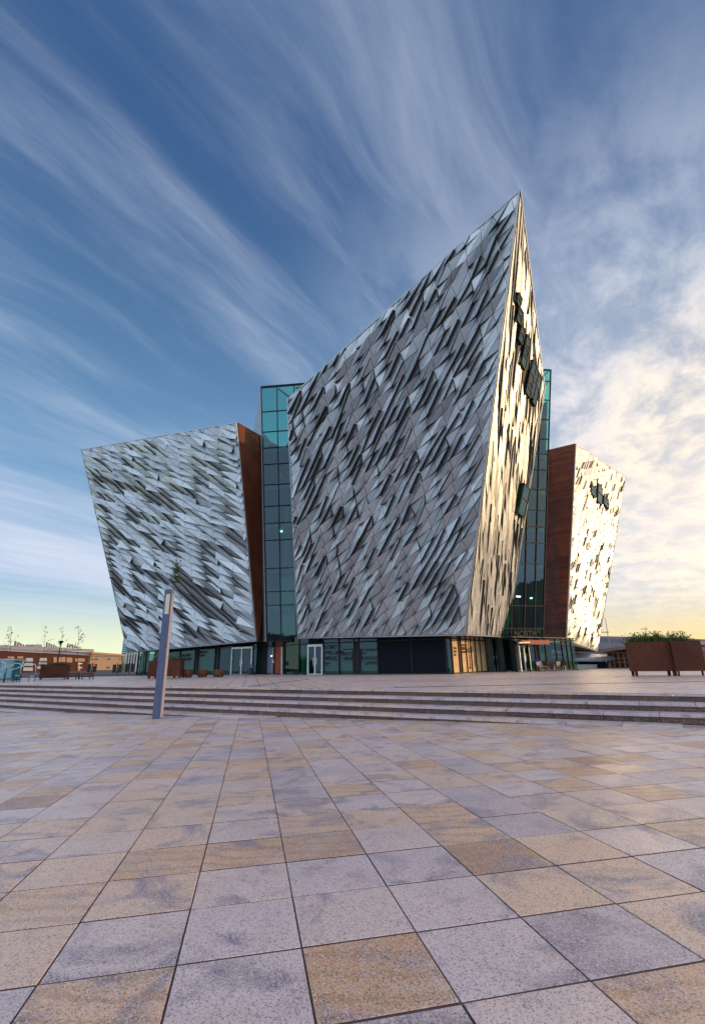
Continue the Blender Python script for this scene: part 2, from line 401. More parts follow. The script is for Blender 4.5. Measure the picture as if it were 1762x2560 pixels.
M = dict(
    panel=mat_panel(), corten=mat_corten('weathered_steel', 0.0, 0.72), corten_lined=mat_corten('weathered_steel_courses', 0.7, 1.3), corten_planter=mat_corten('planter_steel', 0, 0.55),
    shadow_skirt=mat_plain('painted_shadow_skirt', (0.05, 0.045, 0.042), 0.7), inner_teal=mat_plain('interior_teal', (0.035, 0.11, 0.085), 0.8),  # panel sides: shade between the shards put into a near-black colour
    backing=mat_plain('dark_backing', (0.03, 0.03, 0.034), 0.7), trim=mat_plain('pale_trim', (0.42, 0.48, 0.54), 0.4, 0.5),
    glass=mat_glass('teal_glass', (0.16, 0.66, 0.50), 0.09), glass_low=mat_glass('shopfront_glass', (0.20, 0.52, 0.42), 0.05),
    glass_green=mat_glass('green_glass', (0.13, 0.36, 0.22), 0.06),
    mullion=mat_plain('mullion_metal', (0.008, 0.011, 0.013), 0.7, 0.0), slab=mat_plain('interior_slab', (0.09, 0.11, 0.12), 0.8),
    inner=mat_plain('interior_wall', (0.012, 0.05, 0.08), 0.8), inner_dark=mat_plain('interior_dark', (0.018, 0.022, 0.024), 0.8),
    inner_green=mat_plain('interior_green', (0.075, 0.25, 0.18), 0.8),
    doorframe=mat_plain('door_frame_metal', (0.62, 0.70, 0.72), 0.35, 0.4), letter=mat_plain('black_lettering', (0.006, 0.010, 0.012), 0.7),
    granite=mat_plain('black_granite', (0.010, 0.013, 0.022), 0.7, 0.0, 0.7, 14.0, 0.15, 0.08),
    timberlit=mat_plain('sand_panel', (0.62, 0.45, 0.24), 0.6, 0.0, 0.12, 2.0), soffit=mat_plain('dark_soffit', (0.05, 0.05, 0.055), 0.6),
    redsill=mat_plain('red_sill', (0.33, 0.07, 0.035), 0.5), paver=mat_paver(), joint=mat_plain('joint_sand', (0.075, 0.055, 0.065), 0.9, 0, 0.3, 8.0),
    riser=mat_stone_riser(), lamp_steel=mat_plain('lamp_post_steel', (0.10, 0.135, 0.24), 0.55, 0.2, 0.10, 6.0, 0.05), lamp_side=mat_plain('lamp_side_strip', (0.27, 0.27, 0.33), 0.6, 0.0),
    opal=mat_plain('opal_diffuser', (0.78, 0.72, 0.58), 0.35), brick=mat_plain('red_brick', (0.060, 0.013, 0.010), 0.85, 0, 0.2, 1.2), cream=mat_plain('cream_cladding', (0.33, 0.24, 0.175), 0.7, 0, 0.08, 0.4),
    greyroof=mat_plain('grey_roof_sheet', (0.28, 0.29, 0.36), 0.5, 0.2), pane_blue=mat_plain('sky_blue_pane', (0.36, 0.44, 0.56), 0.25), white=mat_plain('white_paint', (0.78, 0.78, 0.76), 0.5),
    darkwin=mat_plain('dark_window', (0.03, 0.035, 0.045), 0.15), black=mat_plain('black_paint', (0.018, 0.018, 0.02), 0.45), tower=mat_plain('tower_teal', (0.10, 0.30, 0.32), 0.3, 0.2), tower_line=mat_plain('tower_floor_band', (0.42, 0.58, 0.60), 0.5),
    steel=mat_plain('stainless_tube', (0.70, 0.74, 0.74), 0.25, 0.8), wood=mat_plain('orange_wood', (0.13, 0.042, 0.014), 0.6, 0, 0.3, 5.0), bench=mat_plain('bench_slat_wood', (0.11, 0.035, 0.02), 0.7),
    leaf=mat_leaf('shrub_leaf', (0.035, 0.075, 0.012), (0.10, 0.17, 0.03)), leaf_dark=mat_leaf('hedge_leaf', (0.018, 0.035, 0.010), (0.07, 0.11, 0.03)), bark=mat_plain('bark', (0.07, 0.05, 0.035), 0.9),
    blue=mat_plain('blue_plastic', (0.03, 0.05, 0.40), 0.4), hill=mat_plain('heather_hill', (0.16, 0.14, 0.17), 0.95, 0, 0.3, 0.004), ground=mat_plain('asphalt', (0.06, 0.06, 0.065), 0.9, 0, 0.25, 0.3),
    white_soil=mat_plain('soil', (0.05, 0.035, 0.025), 0.95), kiosk=mat_glass('kiosk_glass', (0.35, 0.75, 0.78), 0.18), tan=mat_plain('tan_column', (0.36, 0.27, 0.18), 0.7), redlamp=mat_emit('red_signal', (1.0, 0.05, 0.05), 2.0),
    lamp=mat_emit('interior_lamp', (1.0, 0.86, 0.6), 9.0), redwall=mat_plain('red_interior_wall', (0.30, 0.06, 0.03), 0.7), bluewall=mat_plain('blue_grey_column', (0.16, 0.20, 0.34), 0.5), chairs=mat_plain('pale_chair_shell', (0.62, 0.46, 0.34), 0.5),
)
# ------------------------------------------------------------------ ground: the tilted lower plaza, steps, the upper plaza
def gz(x, y): return -0.61 + 0.014 * x - 0.010 * y
SD = V((0.853, -0.522, 0)); SN = V((-0.522, -0.853, 0)); S0 = V((0, 18.70, 0))      # edge of the upper plaza, towards the camera
RISE, RUN, NSTEP = 0.20, 0.68, 6
def sp_(u, w): return S0 + SD * u + SN * w
def side(p): return (V((p[0], p[1], 0)) - S0).dot(SN)

mb = MB()
e0 = 0.02
a, b = sp_(-130, 0.06), sp_(130, 0.06)
c, d = sp_(130, 120), sp_(-130, 120)
mb.face([V((p.x, p.y, gz(p.x, p.y) - 0.005)) for p in (a, d, c, b)])
lower = mb.build('lower_plaza', M['joint']); tag(lower, kind='structure')
mb = MB()
mb.face([V((p.x, p.y, -0.016)) for p in (sp_(-130, 0), sp_(130, 0), sp_(130, -110), sp_(-130, -110))])
upper = mb.build('upper_plaza', M['joint']); tag(upper, kind='structure')
mb = MB()
mb.face([V((p.x, p.y, -0.06)) for p in (sp_(-9000, -2), sp_(9000, -2), sp_(9000, -9000), sp_(-9000, -9000))])
tag(mb.build('ground', M['ground']), kind='structure')

# paver grid measured from the joints in the photograph
TW, TD = 0.664, 0.653
GA = V((0.98, 0.20)).normalized(); GB = V((-GA.y, GA.x)); GO = V((-1.10, 3.80))
def paver_tone():
    r = random.random()
    if r < 0.30: return random.uniform(0.0, 0.35)
    if r < 0.54: return random.uniform(0.35, 0.66)
    if r < 0.93: return random.uniform(0.66, 0.94)
    return random.uniform(0.92, 1.0)
def clip_poly(poly, fn):
    out = []
    for i in range(len(poly)):
        p, q = poly[i], poly[(i + 1) % len(poly)]; a, b = fn(p), fn(q)
        if a >= 0: out.append(p)
        if (a >= 0) != (b >= 0): out.append(p + (q - p) * (a / (a - b)))
    return out
def slab(mb, quad, zf, tone, th=0.03, ch=0.0028):
    """a paver: chamfered top, sides down into the joint"""
    n = len(quad); c = sum(quad, V((0, 0))) / n; dz = random.uniform(-0.0015, 0.0015)
    tx, ty = random.uniform(-0.002, 0.002), random.uniform(-0.002, 0.002)
    f = lambda p: zf(p.x, p.y) + dz + (p.x - c.x) * tx + (p.y - c.y) * ty
    top = []
    for p in quad:
        q = p + (c - p).normalized() * ch * 1.4; top.append(V((q.x, q.y, f(q))))
    mid = [V((p.x, p.y, f(p) - ch)) for p in quad]; bot = [V((p.x, p.y, f(p) - th)) for p in quad]
    mb.mesh(top, [tuple(range(n))], tone)
    mb.mesh(top + mid, [(n + i, n + (i + 1) % n, (i + 1) % n, i) for i in range(n)], tone)
    mb.mesh(top + mid + bot, [(2 * n + i, 2 * n + (i + 1) % n, n + (i + 1) % n, n + i) for i in range(n)], tone, 1)
tiles = []
for i in range(-60, 61):
    for j in range(-9, 62):
        jo, jt = 0.0042 + random.uniform(0, .0022), 0.0072 + random.uniform(0, .004)
        o = GO + GA * (i * TW) + GB * (j * TD)
        q = [o + GA * jo + GB * jt, o + GA * (TW - jo) + GB * jt, o + GA * (TW - jo) + GB * (TD - jt), o + GA * jo + GB * (TD - jt)]
        q = clip_poly(q, lambda p: side(p) - (RUN * 1.0))
        if len(q) < 3: continue
        c = sum(q, V((0, 0))) / len(q)
        zz = gz(c.x, c.y)
        w = (V((c.x, c.y, zz)) - CAMP).dot(FW)
        if w < 0.4: continue
        pr = project(V((c.x, c.y, zz)))
        if not (-500 < pr[0] < 2262 and pr[1] < 3300): continue
        area = sum(q[k].x * q[(k + 1) % len(q)].y - q[(k + 1) % len(q)].x * q[k].y for k in range(len(q))) / 2
        inview = -60 < pr[0] < 1822 and pr[1] < 2680
        tiles.append((area * (ZC - zz) / w ** 3 * (1 if inview else 0.001), q))
tiles.sort(key=lambda t: -t[0])
rest = MB()
for k, (ar, q) in enumerate(tiles):
    tone = paver_tone()
    if k < 300:
        mb = MB(); slab(mb, q, gz, tone); mb.build('paver', [M['paver'], M['joint']], lower)
    else: slab(rest, q, gz, tone)
rest.build('paver_field', [M['paver'], M['joint']], lower, kind='stuff')
# upper plaza slabs
near_t = []; rest = MB(); zf0 = lambda x, y: 0.0
for i in range(-75, 70):
    for j in range(3, 78):
        jo = 0.011
        o = GO + GA * (i * TW * 1.1) + GB * (j * TD * 1.1); W_, D_ = TW * 1.1, TD * 1.1
        q = [o + GA * jo + GB * jo, o + GA * (W_ - jo) + GB * jo, o + GA * (W_ - jo) + GB * (D_ - jo), o + GA * jo + GB * (D_ - jo)]
        q = clip_poly(q, lambda p: -side(p) - 0.36)
        if len(q) < 3: continue
        c = sum(q, V((0, 0))) / len(q)
        pr = project(V((c.x, c.y, 0)))
        if not (-150 < pr[0] < 1912): continue
        slab(rest, q, zf0, paver_tone() * 0.85)
rest.build('paver_field', [M['paver'], M['joint']], upper, kind='stuff')
# slot drains crossing the upper plaza
for pts in (((622, 1716), (772, 1698)), ((985, 1718.5), (1762, 1703.5))):
    mb = MB(); mb.bar(P(*pts[0], 0.006), P(*pts[1], 0.006), 0.07, 0.012, hint=(0, 0, 1)); mb.build('slot_drain', M['black'], upper)

# steps: nosing stones and riser stones, each its own piece
steps = empty('stone_steps', sp_(0, 0), kind='structure')
core = MB()
for k in range(NSTEP):
    w1 = RUN * k; zt = -RISE * k
    core.hexa([sp_(-60, w1 - 0.2) + V((0, 0, zt - 0.9)), sp_(60, w1 - 0.2) + V((0, 0, zt - 0.9)), sp_(60, w1 - 0.06) + V((0, 0, zt - 0.9)), sp_(-60, w1 - 0.06) + V((0, 0, zt - 0.9))][::-1],
              [sp_(-60, w1 - 0.2) + V((0, 0, zt - 0.085)), sp_(60, w1 - 0.2) + V((0, 0, zt - 0.085)), sp_(60, w1 - 0.06) + V((0, 0, zt - 0.085)), sp_(-60, w1 - 0.06) + V((0, 0, zt - 0.085))][::-1])
core.build('step_core', M['joint'], steps)
STONE = 1.22
for k in range(NSTEP):
    w1 = RUN * k; zt = -RISE * k
    off = (k * 0.43) % STONE
    for i in range(-26, 18):
        u0, u1 = i * STONE + off + 0.006, (i + 1) * STONE + off - 0.006
        pm = sp_((u0 + u1) / 2, w1)
        if gz(pm.x, pm.y) > zt - 0.02: continue
        dz = random.uniform(-0.004, 0.004); dw = random.uniform(-0.006, 0.006)
        depth = 0.36 if k == 0 else RUN + 0.02
        mb = MB(); t = 0.070
        q = [sp_(u0, w1 - depth), sp_(u1, w1 - depth), sp_(u1, w1 + dw), sp_(u0, w1 + dw)][::-1]
        zz = V((0, 0, zt + dz))
        ins = 0.008
        q2 = [sp_(u0 + ins, w1 - depth), sp_(u1 - ins, w1 - depth), sp_(u1 - ins, w1 + dw - ins), sp_(u0 + ins, w1 + dw - ins)][::-1]
        n = 4
        mb.mesh([p + zz for p in q2] + [p + zz - V((0, 0, ins)) for p in q] + [p + zz - V((0, 0, t)) for p in q],
                [(0, 1, 2, 3)] + [(n + i_, n + (i_ + 1) % n, (i_ + 1) % n, i_) for i_ in range(n)] + [(2 * n + i_, 2 * n + (i_ + 1) % n, n + (i_ + 1) % n, n + i_) for i_ in range(n)] + [(11, 10, 9, 8)],
                random.uniform(0.1, 0.66))
        mb.build('nosing_stone', M['paver'], steps)
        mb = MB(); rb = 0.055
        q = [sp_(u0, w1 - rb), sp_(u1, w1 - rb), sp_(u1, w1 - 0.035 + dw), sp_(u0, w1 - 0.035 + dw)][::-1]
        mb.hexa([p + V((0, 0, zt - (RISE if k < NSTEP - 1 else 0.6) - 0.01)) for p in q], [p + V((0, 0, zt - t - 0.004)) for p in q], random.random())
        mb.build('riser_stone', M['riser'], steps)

# ------------------------------------------------------------------ the museum
B = P(1162, 1588, 2.85); F = P(745, 1596, 3.2); Cc = P(1266, 1593, 3.05); A = P(1299, 475, 32.5)
def plane_n(p, q, r): return (q - p).cross(r - p).normalized()
E_ = on_plane(718, 999, B, plane_n(A, B, F)); D_ = on_plane(1360, 972, B, plane_n(A, B, Cc))
LR = P(642, 1603, 3.2); LL = P(320, 1632, 2.60); LTR = P(593, 1056, 25.0)
LTL = on_plane(204, 1124, LR, plane_n(LR, LL, LTR))
RB = P(1413, 1602, 3.0); RC = P(1492, 1629, 2.02); RTL = P(1438, 1109, 26.0)
RTR = on_plane(1562, 1193, RB, plane_n(RB, RC, RTL))
museum = empty('museum_building', (4, 55, 0), 'huge museum with three leaning prow wings clad in faceted silver panels round a glass core', 'building')


class Face:
    """local frame of a planar hull face, u to the right and v upwards as seen from outside"""
    def __init__(s, corners):
        s.c = corners; n = plane_n(corners[0], corners[1], corners[2])
        if n.dot(CAMP - corners[0]) < 0: n = -n
        s.n = n; u = V((0, 0, 1)).cross(n).normalized()
        if u.dot(RT) < 0: u = -u
        s.u = u; s.v = n.cross(u) if n.cross(u).z > 0 else -n.cross(u)
        s.o = corners[0]
        s.poly = [s.to2(p) for p in corners]
        ar = sum(s.poly[i].x * s.poly[(i + 1) % len(s.poly)].y - s.poly[(i + 1) % len(s.poly)].x * s.poly[i].y for i in range(len(s.poly)))
        if ar < 0: s.poly.reverse()
        s.ed = []
        for i in range(len(s.poly)):
            p, q = s.poly[i], s.poly[(i + 1) % len(s.poly)]; t = (q - p).normalized()
            s.ed.append((p, V((-t.y, t.x))))
    def to2(s, p): d = p - s.o; return V((d.dot(s.u), d.dot(s.v)))
    def to3(s, p, h=0.0): return s.o + s.u * p[0] + s.v * p[1] + s.n * h
    def px(s, x, y): return s.to2(on_plane(x, y, s.o, s.n))
    def inside(s, p): return min((p - a).dot(n) for a, n in s.ed)


def clip3(poly, fn):
    out = []
    for i in range(len(poly)):
        p, q = poly[i], poly[(i + 1) % len(poly)]; a, b = fn(p), fn(q)
        if a >= 0: out.append(p)
        if (a >= 0) != (b >= 0): out.append(p.lerp(q, a / (a - b)))
    return out


def make_panels(face, U, H, S, amp, holes=(), seed=1, jit=0.11, flip=1, gap=0.03, margin=0.12, ups=0.42):
    """folded diamond shards in a sheared lattice; returns a list of (screen_area, MB)"""
    rnd = random.Random(seed); out = []
    us = [p.x for p in face.poly]; vs = [p.y for p in face.poly]
    i0, i1 = int(min(us) / U) - 2, int(max(us) / U) + 3
    def node(i, j2):
        """lattice node on column i, half-row j2 (in H/2 units)"""
        h = random.Random((i * 7919 + j2 * 104729 + seed * 31) & 0xffffffff)
        return V((i * U + h.uniform(-jit, jit) * U, i * S + j2 * H / 2 + h.uniform(-jit, jit) * H * 0.6))
    for i in range(i0, i1):
        ja = int((min(vs) - i * S) / H) - 2; jb = int((max(vs) - i * S) / H) + 3
        for j in range(ja, jb):
            o = i % 2
            L, R_ = node(i - 1, 2 * j + o), node(i + 1, 2 * j + o)
            T, Bm = node(i, 2 * j + o + 1), node(i, 2 * j + o - 1)
            r = rnd.random(); k = amp * rnd.uniform(0.65, 1.25)
            # the long lower edge runs from B to one end (lo); 'up' shards rise towards it, 'down' shards fall towards it
            lo_e, hi_e = ('R', 'L') if S > 0 else ('L', 'R')
            v = lambda a: a * rnd.uniform(0.8, 1.2)
            up = {hi_e: .04, 'T': .02, 'B': v(.80), lo_e: v(.80)}; dn = {hi_e: v(.62), 'T': v(.62), 'B': .01, lo_e: .04}; fl = {hi_e: .08, 'T': .08, 'B': .06, lo_e: .06}
            uq = ups + (0.22 if i % 2 == 0 else -0.22)
            if r < uq: hl = hr = up
            elif r < uq + 0.12: hl, hr = (up, fl) if lo_e == 'R' else (fl, up)
            elif r < 0.90: hl = hr = dn
            elif r < 0.96: hl, hr = (fl, up) if lo_e == 'R' else (up, fl)
            else: hl = hr = fl
            tone = rnd.random(); mb = MB(); arr = 0.0
            for tri, hh in (((L, Bm, T), (hl['L'], hl['B'], hl['T'])), ((Bm, R_, T), (hr['B'], hr['R'], hr['T']))):
                fade = []
                for p in tri: fade.append(max(0.0, min(1.0, face.inside(p) / 0.7)))
                pts = [V((p.x, p.y, 0.02 + h * k * f)) for p, h, f in zip(tri, hh, fade)]
                a2 = (pts[1].x - pts[0].x) * (pts[2].y - pts[0].y) - (pts[2].x - pts[0].x) * (pts[1].y - pts[0].y)
                if a2 < 0: pts.reverse()
                if abs(a2) < 0.02: continue
                c = sum(pts, V((0, 0, 0))) / 3
                # recess the joint: move each edge in by half the gap
                pp = list(pts)
                for m_ in range(3):
                    p, q = pts[m_], pts[(m_ + 1) % 3]; t = V((q.x - p.x, q.y - p.y)).normalized(); nn = V((-t.y, t.x))
                    pp = clip3(pp, lambda w, p=p, nn=nn: (w.x - p.x) * nn.x + (w.y - p.y) * nn.y - gap * 0.5)
                    if len(pp) < 3: break
                if len(pp) < 3: continue
                for ap, nn in face.ed:
                    pp = clip3(pp, lambda w, ap=ap, nn=nn: (w.x - ap.x) * nn.x + (w.y - ap.y) * nn.y - margin)
                    if len(pp) < 3: break
                if len(pp) < 3: continue
                cc = sum(pp, V((0, 0, 0))) / len(pp)
                if any(x0 < cc.x < x1 and y0 < cc.y < y1 for x0, y0, x1, y1 in holes): continue
                top = [face.to3((w.x, w.y), w.z) for w in pp]; bot = [face.to3((w.x, w.y), -0.03) for w in pp]; n = len(pp)
                ccw = (top[1] - top[0]).cross(top[2] - top[0]).dot(face.n) > 0
                fs = [(n + m_, n + (m_ + 1) % n, (m_ + 1) % n, m_) for m_ in range(n)]; ft = [tuple(range(n))]
                if not ccw: fs = [tuple(reversed(f)) for f in fs]; ft = [tuple(reversed(f)) for f in ft]
                mb.mesh(top, ft, tone); mb.mesh(top + bot, fs, tone, 1)  # sides get the near-black colour that paints the shadow of the open joints
                sc = [project(p) for p in top]
                arr += abs(sum(sc[m_][0] * sc[(m_ + 1) % n][1] - sc[(m_ + 1) % n][0] * sc[m_][1] for m_ in range(n))) / 2
            if mb.f: out.append((arr, mb))
    return out


def hull(label, body_pts_b, body_pts_t):
    n = len(body_pts_b); mb = MB()
    mb.mesh(body_pts_b + body_pts_t, [tuple(range(n))[::-1], tuple(range(n, 2 * n))] + [(i, (i + 1) % n, n + (i + 1) % n, n + i) for i in range(n)])
    o = mb.build('hull_wing', [M['backing']], museum); o['label'] = label
    return o


def edge_trim(parent, p, q, face, w=0.12, mat='trim'):
    mb = MB(); t = (q - p).normalized(); c = sum(face.c, V((0, 0, 0))) / len(face.c)
    inn = (c - (p + q) / 2); inn = (inn - t * inn.dot(t)); inn = (inn - face.n * inn.dot(face.n)).normalized()
    mb.bar(p + inn * w * 0.5 + face.n * 0.03, q + inn * w * 0.5 + face.n * 0.03, w, 0.12, hint=face.n)
    mb.build('edge_trim', M[mat], parent)


fML = Face([B, F, E_, A]); fMR = Face([B, Cc, D_, A]); fL = Face([LR, LL, LTL, LTR]); fR = Face([RB, RC, RTR, RTL])
Gb = F + (Cc - B); Gt = V((0.5, 57, 22))
hullM = hull('tall central prow, its right face lit gold', [B, Cc, V((Gb.x, Gb.y, 3.2)), F], [A, D_, Gt, E_])
LR2 = P(662, 1607, 3.2); LT2 = P(650, 1093, 25.0)
LY = LR + (LR2 - LR) * 2.2; LYt = LTR + (LT2 - LTR) * 2.2
hullL = hull('lower left wing in blue shade', [LL, LR, V((LY.x, LY.y, 3.2))], [LTL, LTR, V((LYt.x, LYt.y, 25.4))])
RD = P(1340, 1604, 3.2); RDt = P(1366, 1126, 26.0)
RY = RB + (RD - RB) * 1.2; RYt = RTL + (RDt - RTL) * 1.2
hullR = hull('small right wing in low sun', [RB, RC, RC + (RY - RB) * 1.0 + V((2, 6, 0)), V((RY.x, RY.y, 3.0))], [RTL, RTR, RTR + (RYt - RTL) * 1.0 + V((2, 6, 0)), V((RYt.x, RYt.y, 26.0))])

def hole(face, x0, y0, x1, y1, g=0.0):
    q = [face.px(x, y) for x, y in ((x0, y0), (x1, y0), (x1, y1), (x0, y1))]
    return (min(p.x for p in q) - g, min(p.y for p in q) - g, max(p.x for p in q) + g, max(p.y for p in q) + g)
# windows that stand out from the gold face and from the right wing: pixel boxes
WM = [(1285, 736, 1297, 768), (1286, 768, 1298, 812), (1291, 812, 1303, 862), (1298, 866, 1312, 924), (1304, 835, 1316, 900), (1311, 925, 1326, 996),
      (1317, 896, 1330, 985), (1325, 912, 1335, 1004), (1331, 925, 1341, 1022), (1291, 1208, 1309, 1292)]
WR = [(1472, 1218, 1484, 1238), (1489, 1214, 1500, 1259), (1504, 1248, 1517, 1266)]
allp = []
for face, hu, args in ((fML, hullM, dict(U=1.24, H=0.88, S=1.12, amp=0.52, seed=3, ups=0.52)),
                       (fMR, hullM, dict(U=1.05, H=1.35, S=-2.2, amp=0.17, seed=5, holes=[hole(fMR, *w) for w in WM])),
                       (fL, hullL, dict(U=2.05, H=0.76, S=-1.20, amp=0.52, seed=9, ups=0.36)),
                       (fR, hullR, dict(U=1.2, H=0.92, S=0.9, amp=0.22, seed=13, holes=[hole(fR, *w) for w in WR]))):
    for ar, mb in make_panels(face, **args): allp.append((ar, mb, hu))
allp.sort(key=lambda t: -t[0])
restp = {}
for k, (ar, mb, hu) in enumerate(allp):
    if k < 300: mb.build('cladding_panel', [M['panel'], M['shadow_skirt']], hu)
    else:
        r = restp.setdefault(hu.name, (hu, MB()))[1]
        for f, t, q in zip(mb.f, mb.t, mb.mi): r.face([mb.v[i] for i in f], t, q)
for hu, r in restp.values(): r.build('cladding_panel_field', [M['panel'], M['shadow_skirt']], hu, kind='stuff')
for hu, face, segs in ((hullM, fML, ((A, E_), (E_, F), (F, B), (A, B))), (hullM, fMR, ((A, D_), (D_, Cc), (B, Cc))), (hullL, fL, ((LTL, LTR), (LTL, LL), (LL, LR), (LTR, LR)))):
    for p, q in segs: edge_trim(hu, p, q, face, 0.10)
for p, q, w in ((RTL, RTR, 0.1), (RTR, RC, 0.1), (RC, RB, 0.1), (RTL, RB, 0.34)): edge_trim(hullR, p, q, fR, w)

def box_window(face, hu, w, out=0.7):
    q = [face.px(x, y) for x, y in ((w[0], w[3]), (w[2], w[3]), (w[2], w[1]), (w[0], w[1]))]
    cx = sum(p.x for p in q) / 4; cy = sum(p.y for p in q) / 4
    hw = abs(q[1].x - q[0].x + q[2].x - q[3].x) / 4; hh = abs(q[3].y - q[0].y + q[2].y - q[1].y) / 4
    mb = MB()
    r = lambda a, b, h: face.to3((cx + a * hw, cy + b * hh), h)
    fr = 0.08
    pts = [(-1, -1), (1, -1), (1, 1), (-1, 1)]
    for m_ in range(4):
        a, b = pts[m_], pts[(m_ + 1) % 4]
        mb.bar(r(*a, out), r(*b, out), fr, fr, mi=0, hint=face.n); mb.bar(r(*a, 0), r(*a, out), fr, fr, mi=0, hint=face.u)
    mb.bar(r(-1, 0.1, out), r(1, 0.1, out), fr, fr, mi=0, hint=face.n)
    s = 0.97
    for m_ in range(4):
        a, b = pts[m_], pts[(m_ + 1) % 4]
        mb.face([r(a[0] * s, a[1] * s, 0), r(b[0] * s, b[1] * s, 0), r(b[0] * s, b[1] * s, out), r(a[0] * s, a[1] * s, out)], mi=1)
    mb.face([r(a * s, b * s, out) for a, b in pts], mi=1)
    mb.face([r(a * s, b * s, 0.06) for a, b in pts], mi=2)
    mb.build('box_window', [M['mullion'], M['glass_green'], M['inner_green']], hu)
for w in WM: box_window(fMR, hullM, w, 0.22 if w[1] < 1100 else 0.35)
for w in WR: box_window(fR, hullR, w, 0.25)

# weathered steel end walls of the side wings
def wall_quad(name, bl, br, tr, tl, mat, parent, th=0.10, label=None):
    n = plane_n(bl, br, tr)
    if n.dot(CAMP - bl) < 0: n = -n
    mb = MB(); mb.prism([p + n * 0.02 for p in (bl, br, tr, tl)], n * th)
    o = mb.build(name, M[mat], parent)
    if label: o['label'] = label
    return o
wall_quad('steel_end_wall', LR, V((LY.x, LY.y, 3.2)), V((LYt.x, LYt.y, 25.4)), LTR, 'corten', hullL)
rbt = lambda s, t: (RB.lerp(V((RY.x, RY.y, 3.0)), s)).lerp(RTL.lerp(V((RYt.x, RYt.y, 26.0)), s), t)
wall_quad('steel_end_wall', rbt(0.0, 0), rbt(0.70, 0), rbt(0.70, 1), rbt(0.0, 1), 'corten_lined', hullR)
wall_quad('steel_end_wall', rbt(0.702, 0), rbt(1.0, 0), rbt(1.0, 1), rbt(0.702, 1), 'corten_lined', hullR)

# the glass core between the wings
def curtain(name, bl, br, tr, tl, us, vs, parent, glass='glass', bw=0.075, label=None):
    """panes and mullions on a quad; us, vs are fractions"""
    n = plane_n(bl, br, tr)
    if n.dot(CAMP - bl) < 0: n = -n
    pt = lambda u, v: bl.lerp(br, u).lerp(tl.lerp(tr, u), v)
    ctr = (bl + tr) / 2
    root = empty(name, (ctr.x, ctr.y, min(bl.z, br.z)), parent=parent)
    if label: root['label'] = label
    for i in range(len(us) - 1):
        for j in range(len(vs) - 1):
            mb = MB(); g_ = 0.004
            q = [pt(us[i] + g_, vs[j] + g_ * .3), pt(us[i + 1] - g_, vs[j] + g_ * .3), pt(us[i + 1] - g_, vs[j + 1] - g_ * .3), pt(us[i] + g_, vs[j + 1] - g_ * .3)]
            mb.face([p - n * 0.02 for p in q]); mb.build('pane', M[glass], root)
    for u in us:
        mb = MB(); mb.bar(pt(u, vs[0]), pt(u, vs[-1]), bw, 0.14, hint=n); mb.build('mullion', M['mullion'], root)
    for v in vs:
        mb = MB(); mb.bar(pt(us[0], v) + n * 0.012, pt(us[-1], v) + n * 0.012, bw, 0.14, hint=n); mb.build('transom', M['mullion'], root)
    return root, pt, n
gl_tl = P(653, 967, 31.0); gl_bl = at_y(668, 1604, gl_tl.y + 1.2)
gl_tr = at_y(800, 955, gl_tl.y - 1.0); gl_br = at_y(800, 1601, gl_bl.y - 1.0)
ht = gl_tl.z - gl_bl.z
def vf(y, top, bot, X, base):
    return (y - bot) / (top - bot)
def z_at(px, y, Y): return at_y(px, y, Y).z
vl = [0.0] + [(z_at(690, y, gl_tl.y + 0.6) - gl_bl.z) / ht for y in (1512, 1478, 1420, 1350, 1308, 1266, 1213, 1163, 1123, 1084, 1035, 976.5)] + [1.0]
cl, ptl, nl = curtain('curtain_wall', gl_bl, gl_br, gl_tr, gl_tl, [0.0, 0.27, 0.56, 0.8, 1.0], vl, museum, label='tall teal glazing between the left wing and the prow')
gr_tr = P(1376, 925, 31.0); gr_br = at_y(1356, 1594, gr_tr.y + 1.5)
gr_tl = at_y(1250, 915, gr_tr.y - 2.5); gr_bl = at_y(1240, 1594, gr_br.y - 2.5)
hr_ = gr_tr.z - gr_br.z
vr = [0.0] + [(z_at(1366, y, gr_tr.y + 0.7) - gr_br.z) / hr_ for y in (1570, 1513, 1408, 1356, 1316, 1275, 1224, 1176, 1137, 1101, 1054, 1007, 962, 936)] + [1.0]
cr_, ptr_, nr = curtain('curtain_wall', gr_bl, gr_br, gr_tr, gr_tl, [0.0, 0.3, 0.58, 0.80, 1.0], vr, museum, label='tall teal glazing between the prow and the right wing')
# brace struts seen through the top of the right glazing
for j in range(len(vr) - 6, len(vr) - 1):
    mb = MB(); p = ptr_(0.99, vr[j]) - nr * 0.35; q = ptr_(0.83, max(0, vr[j] - 0.035)) - nr * 0.35; mb.bar(p, q, 0.1, 0.1); mb.build('brace', M['mullion'], cr_)
for p, q in (((0.27, vl[-2]), (0.50, vl[-2] - 0.05)), ((0.56, 0.99), (0.66, vl[-2]))):
    mb = MB(); mb.bar(ptl(*p) - nl * 0.5, ptl(*q) - nl * 0.5, 0.16, 0.16); mb.build('brace', M['mullion'], cl)
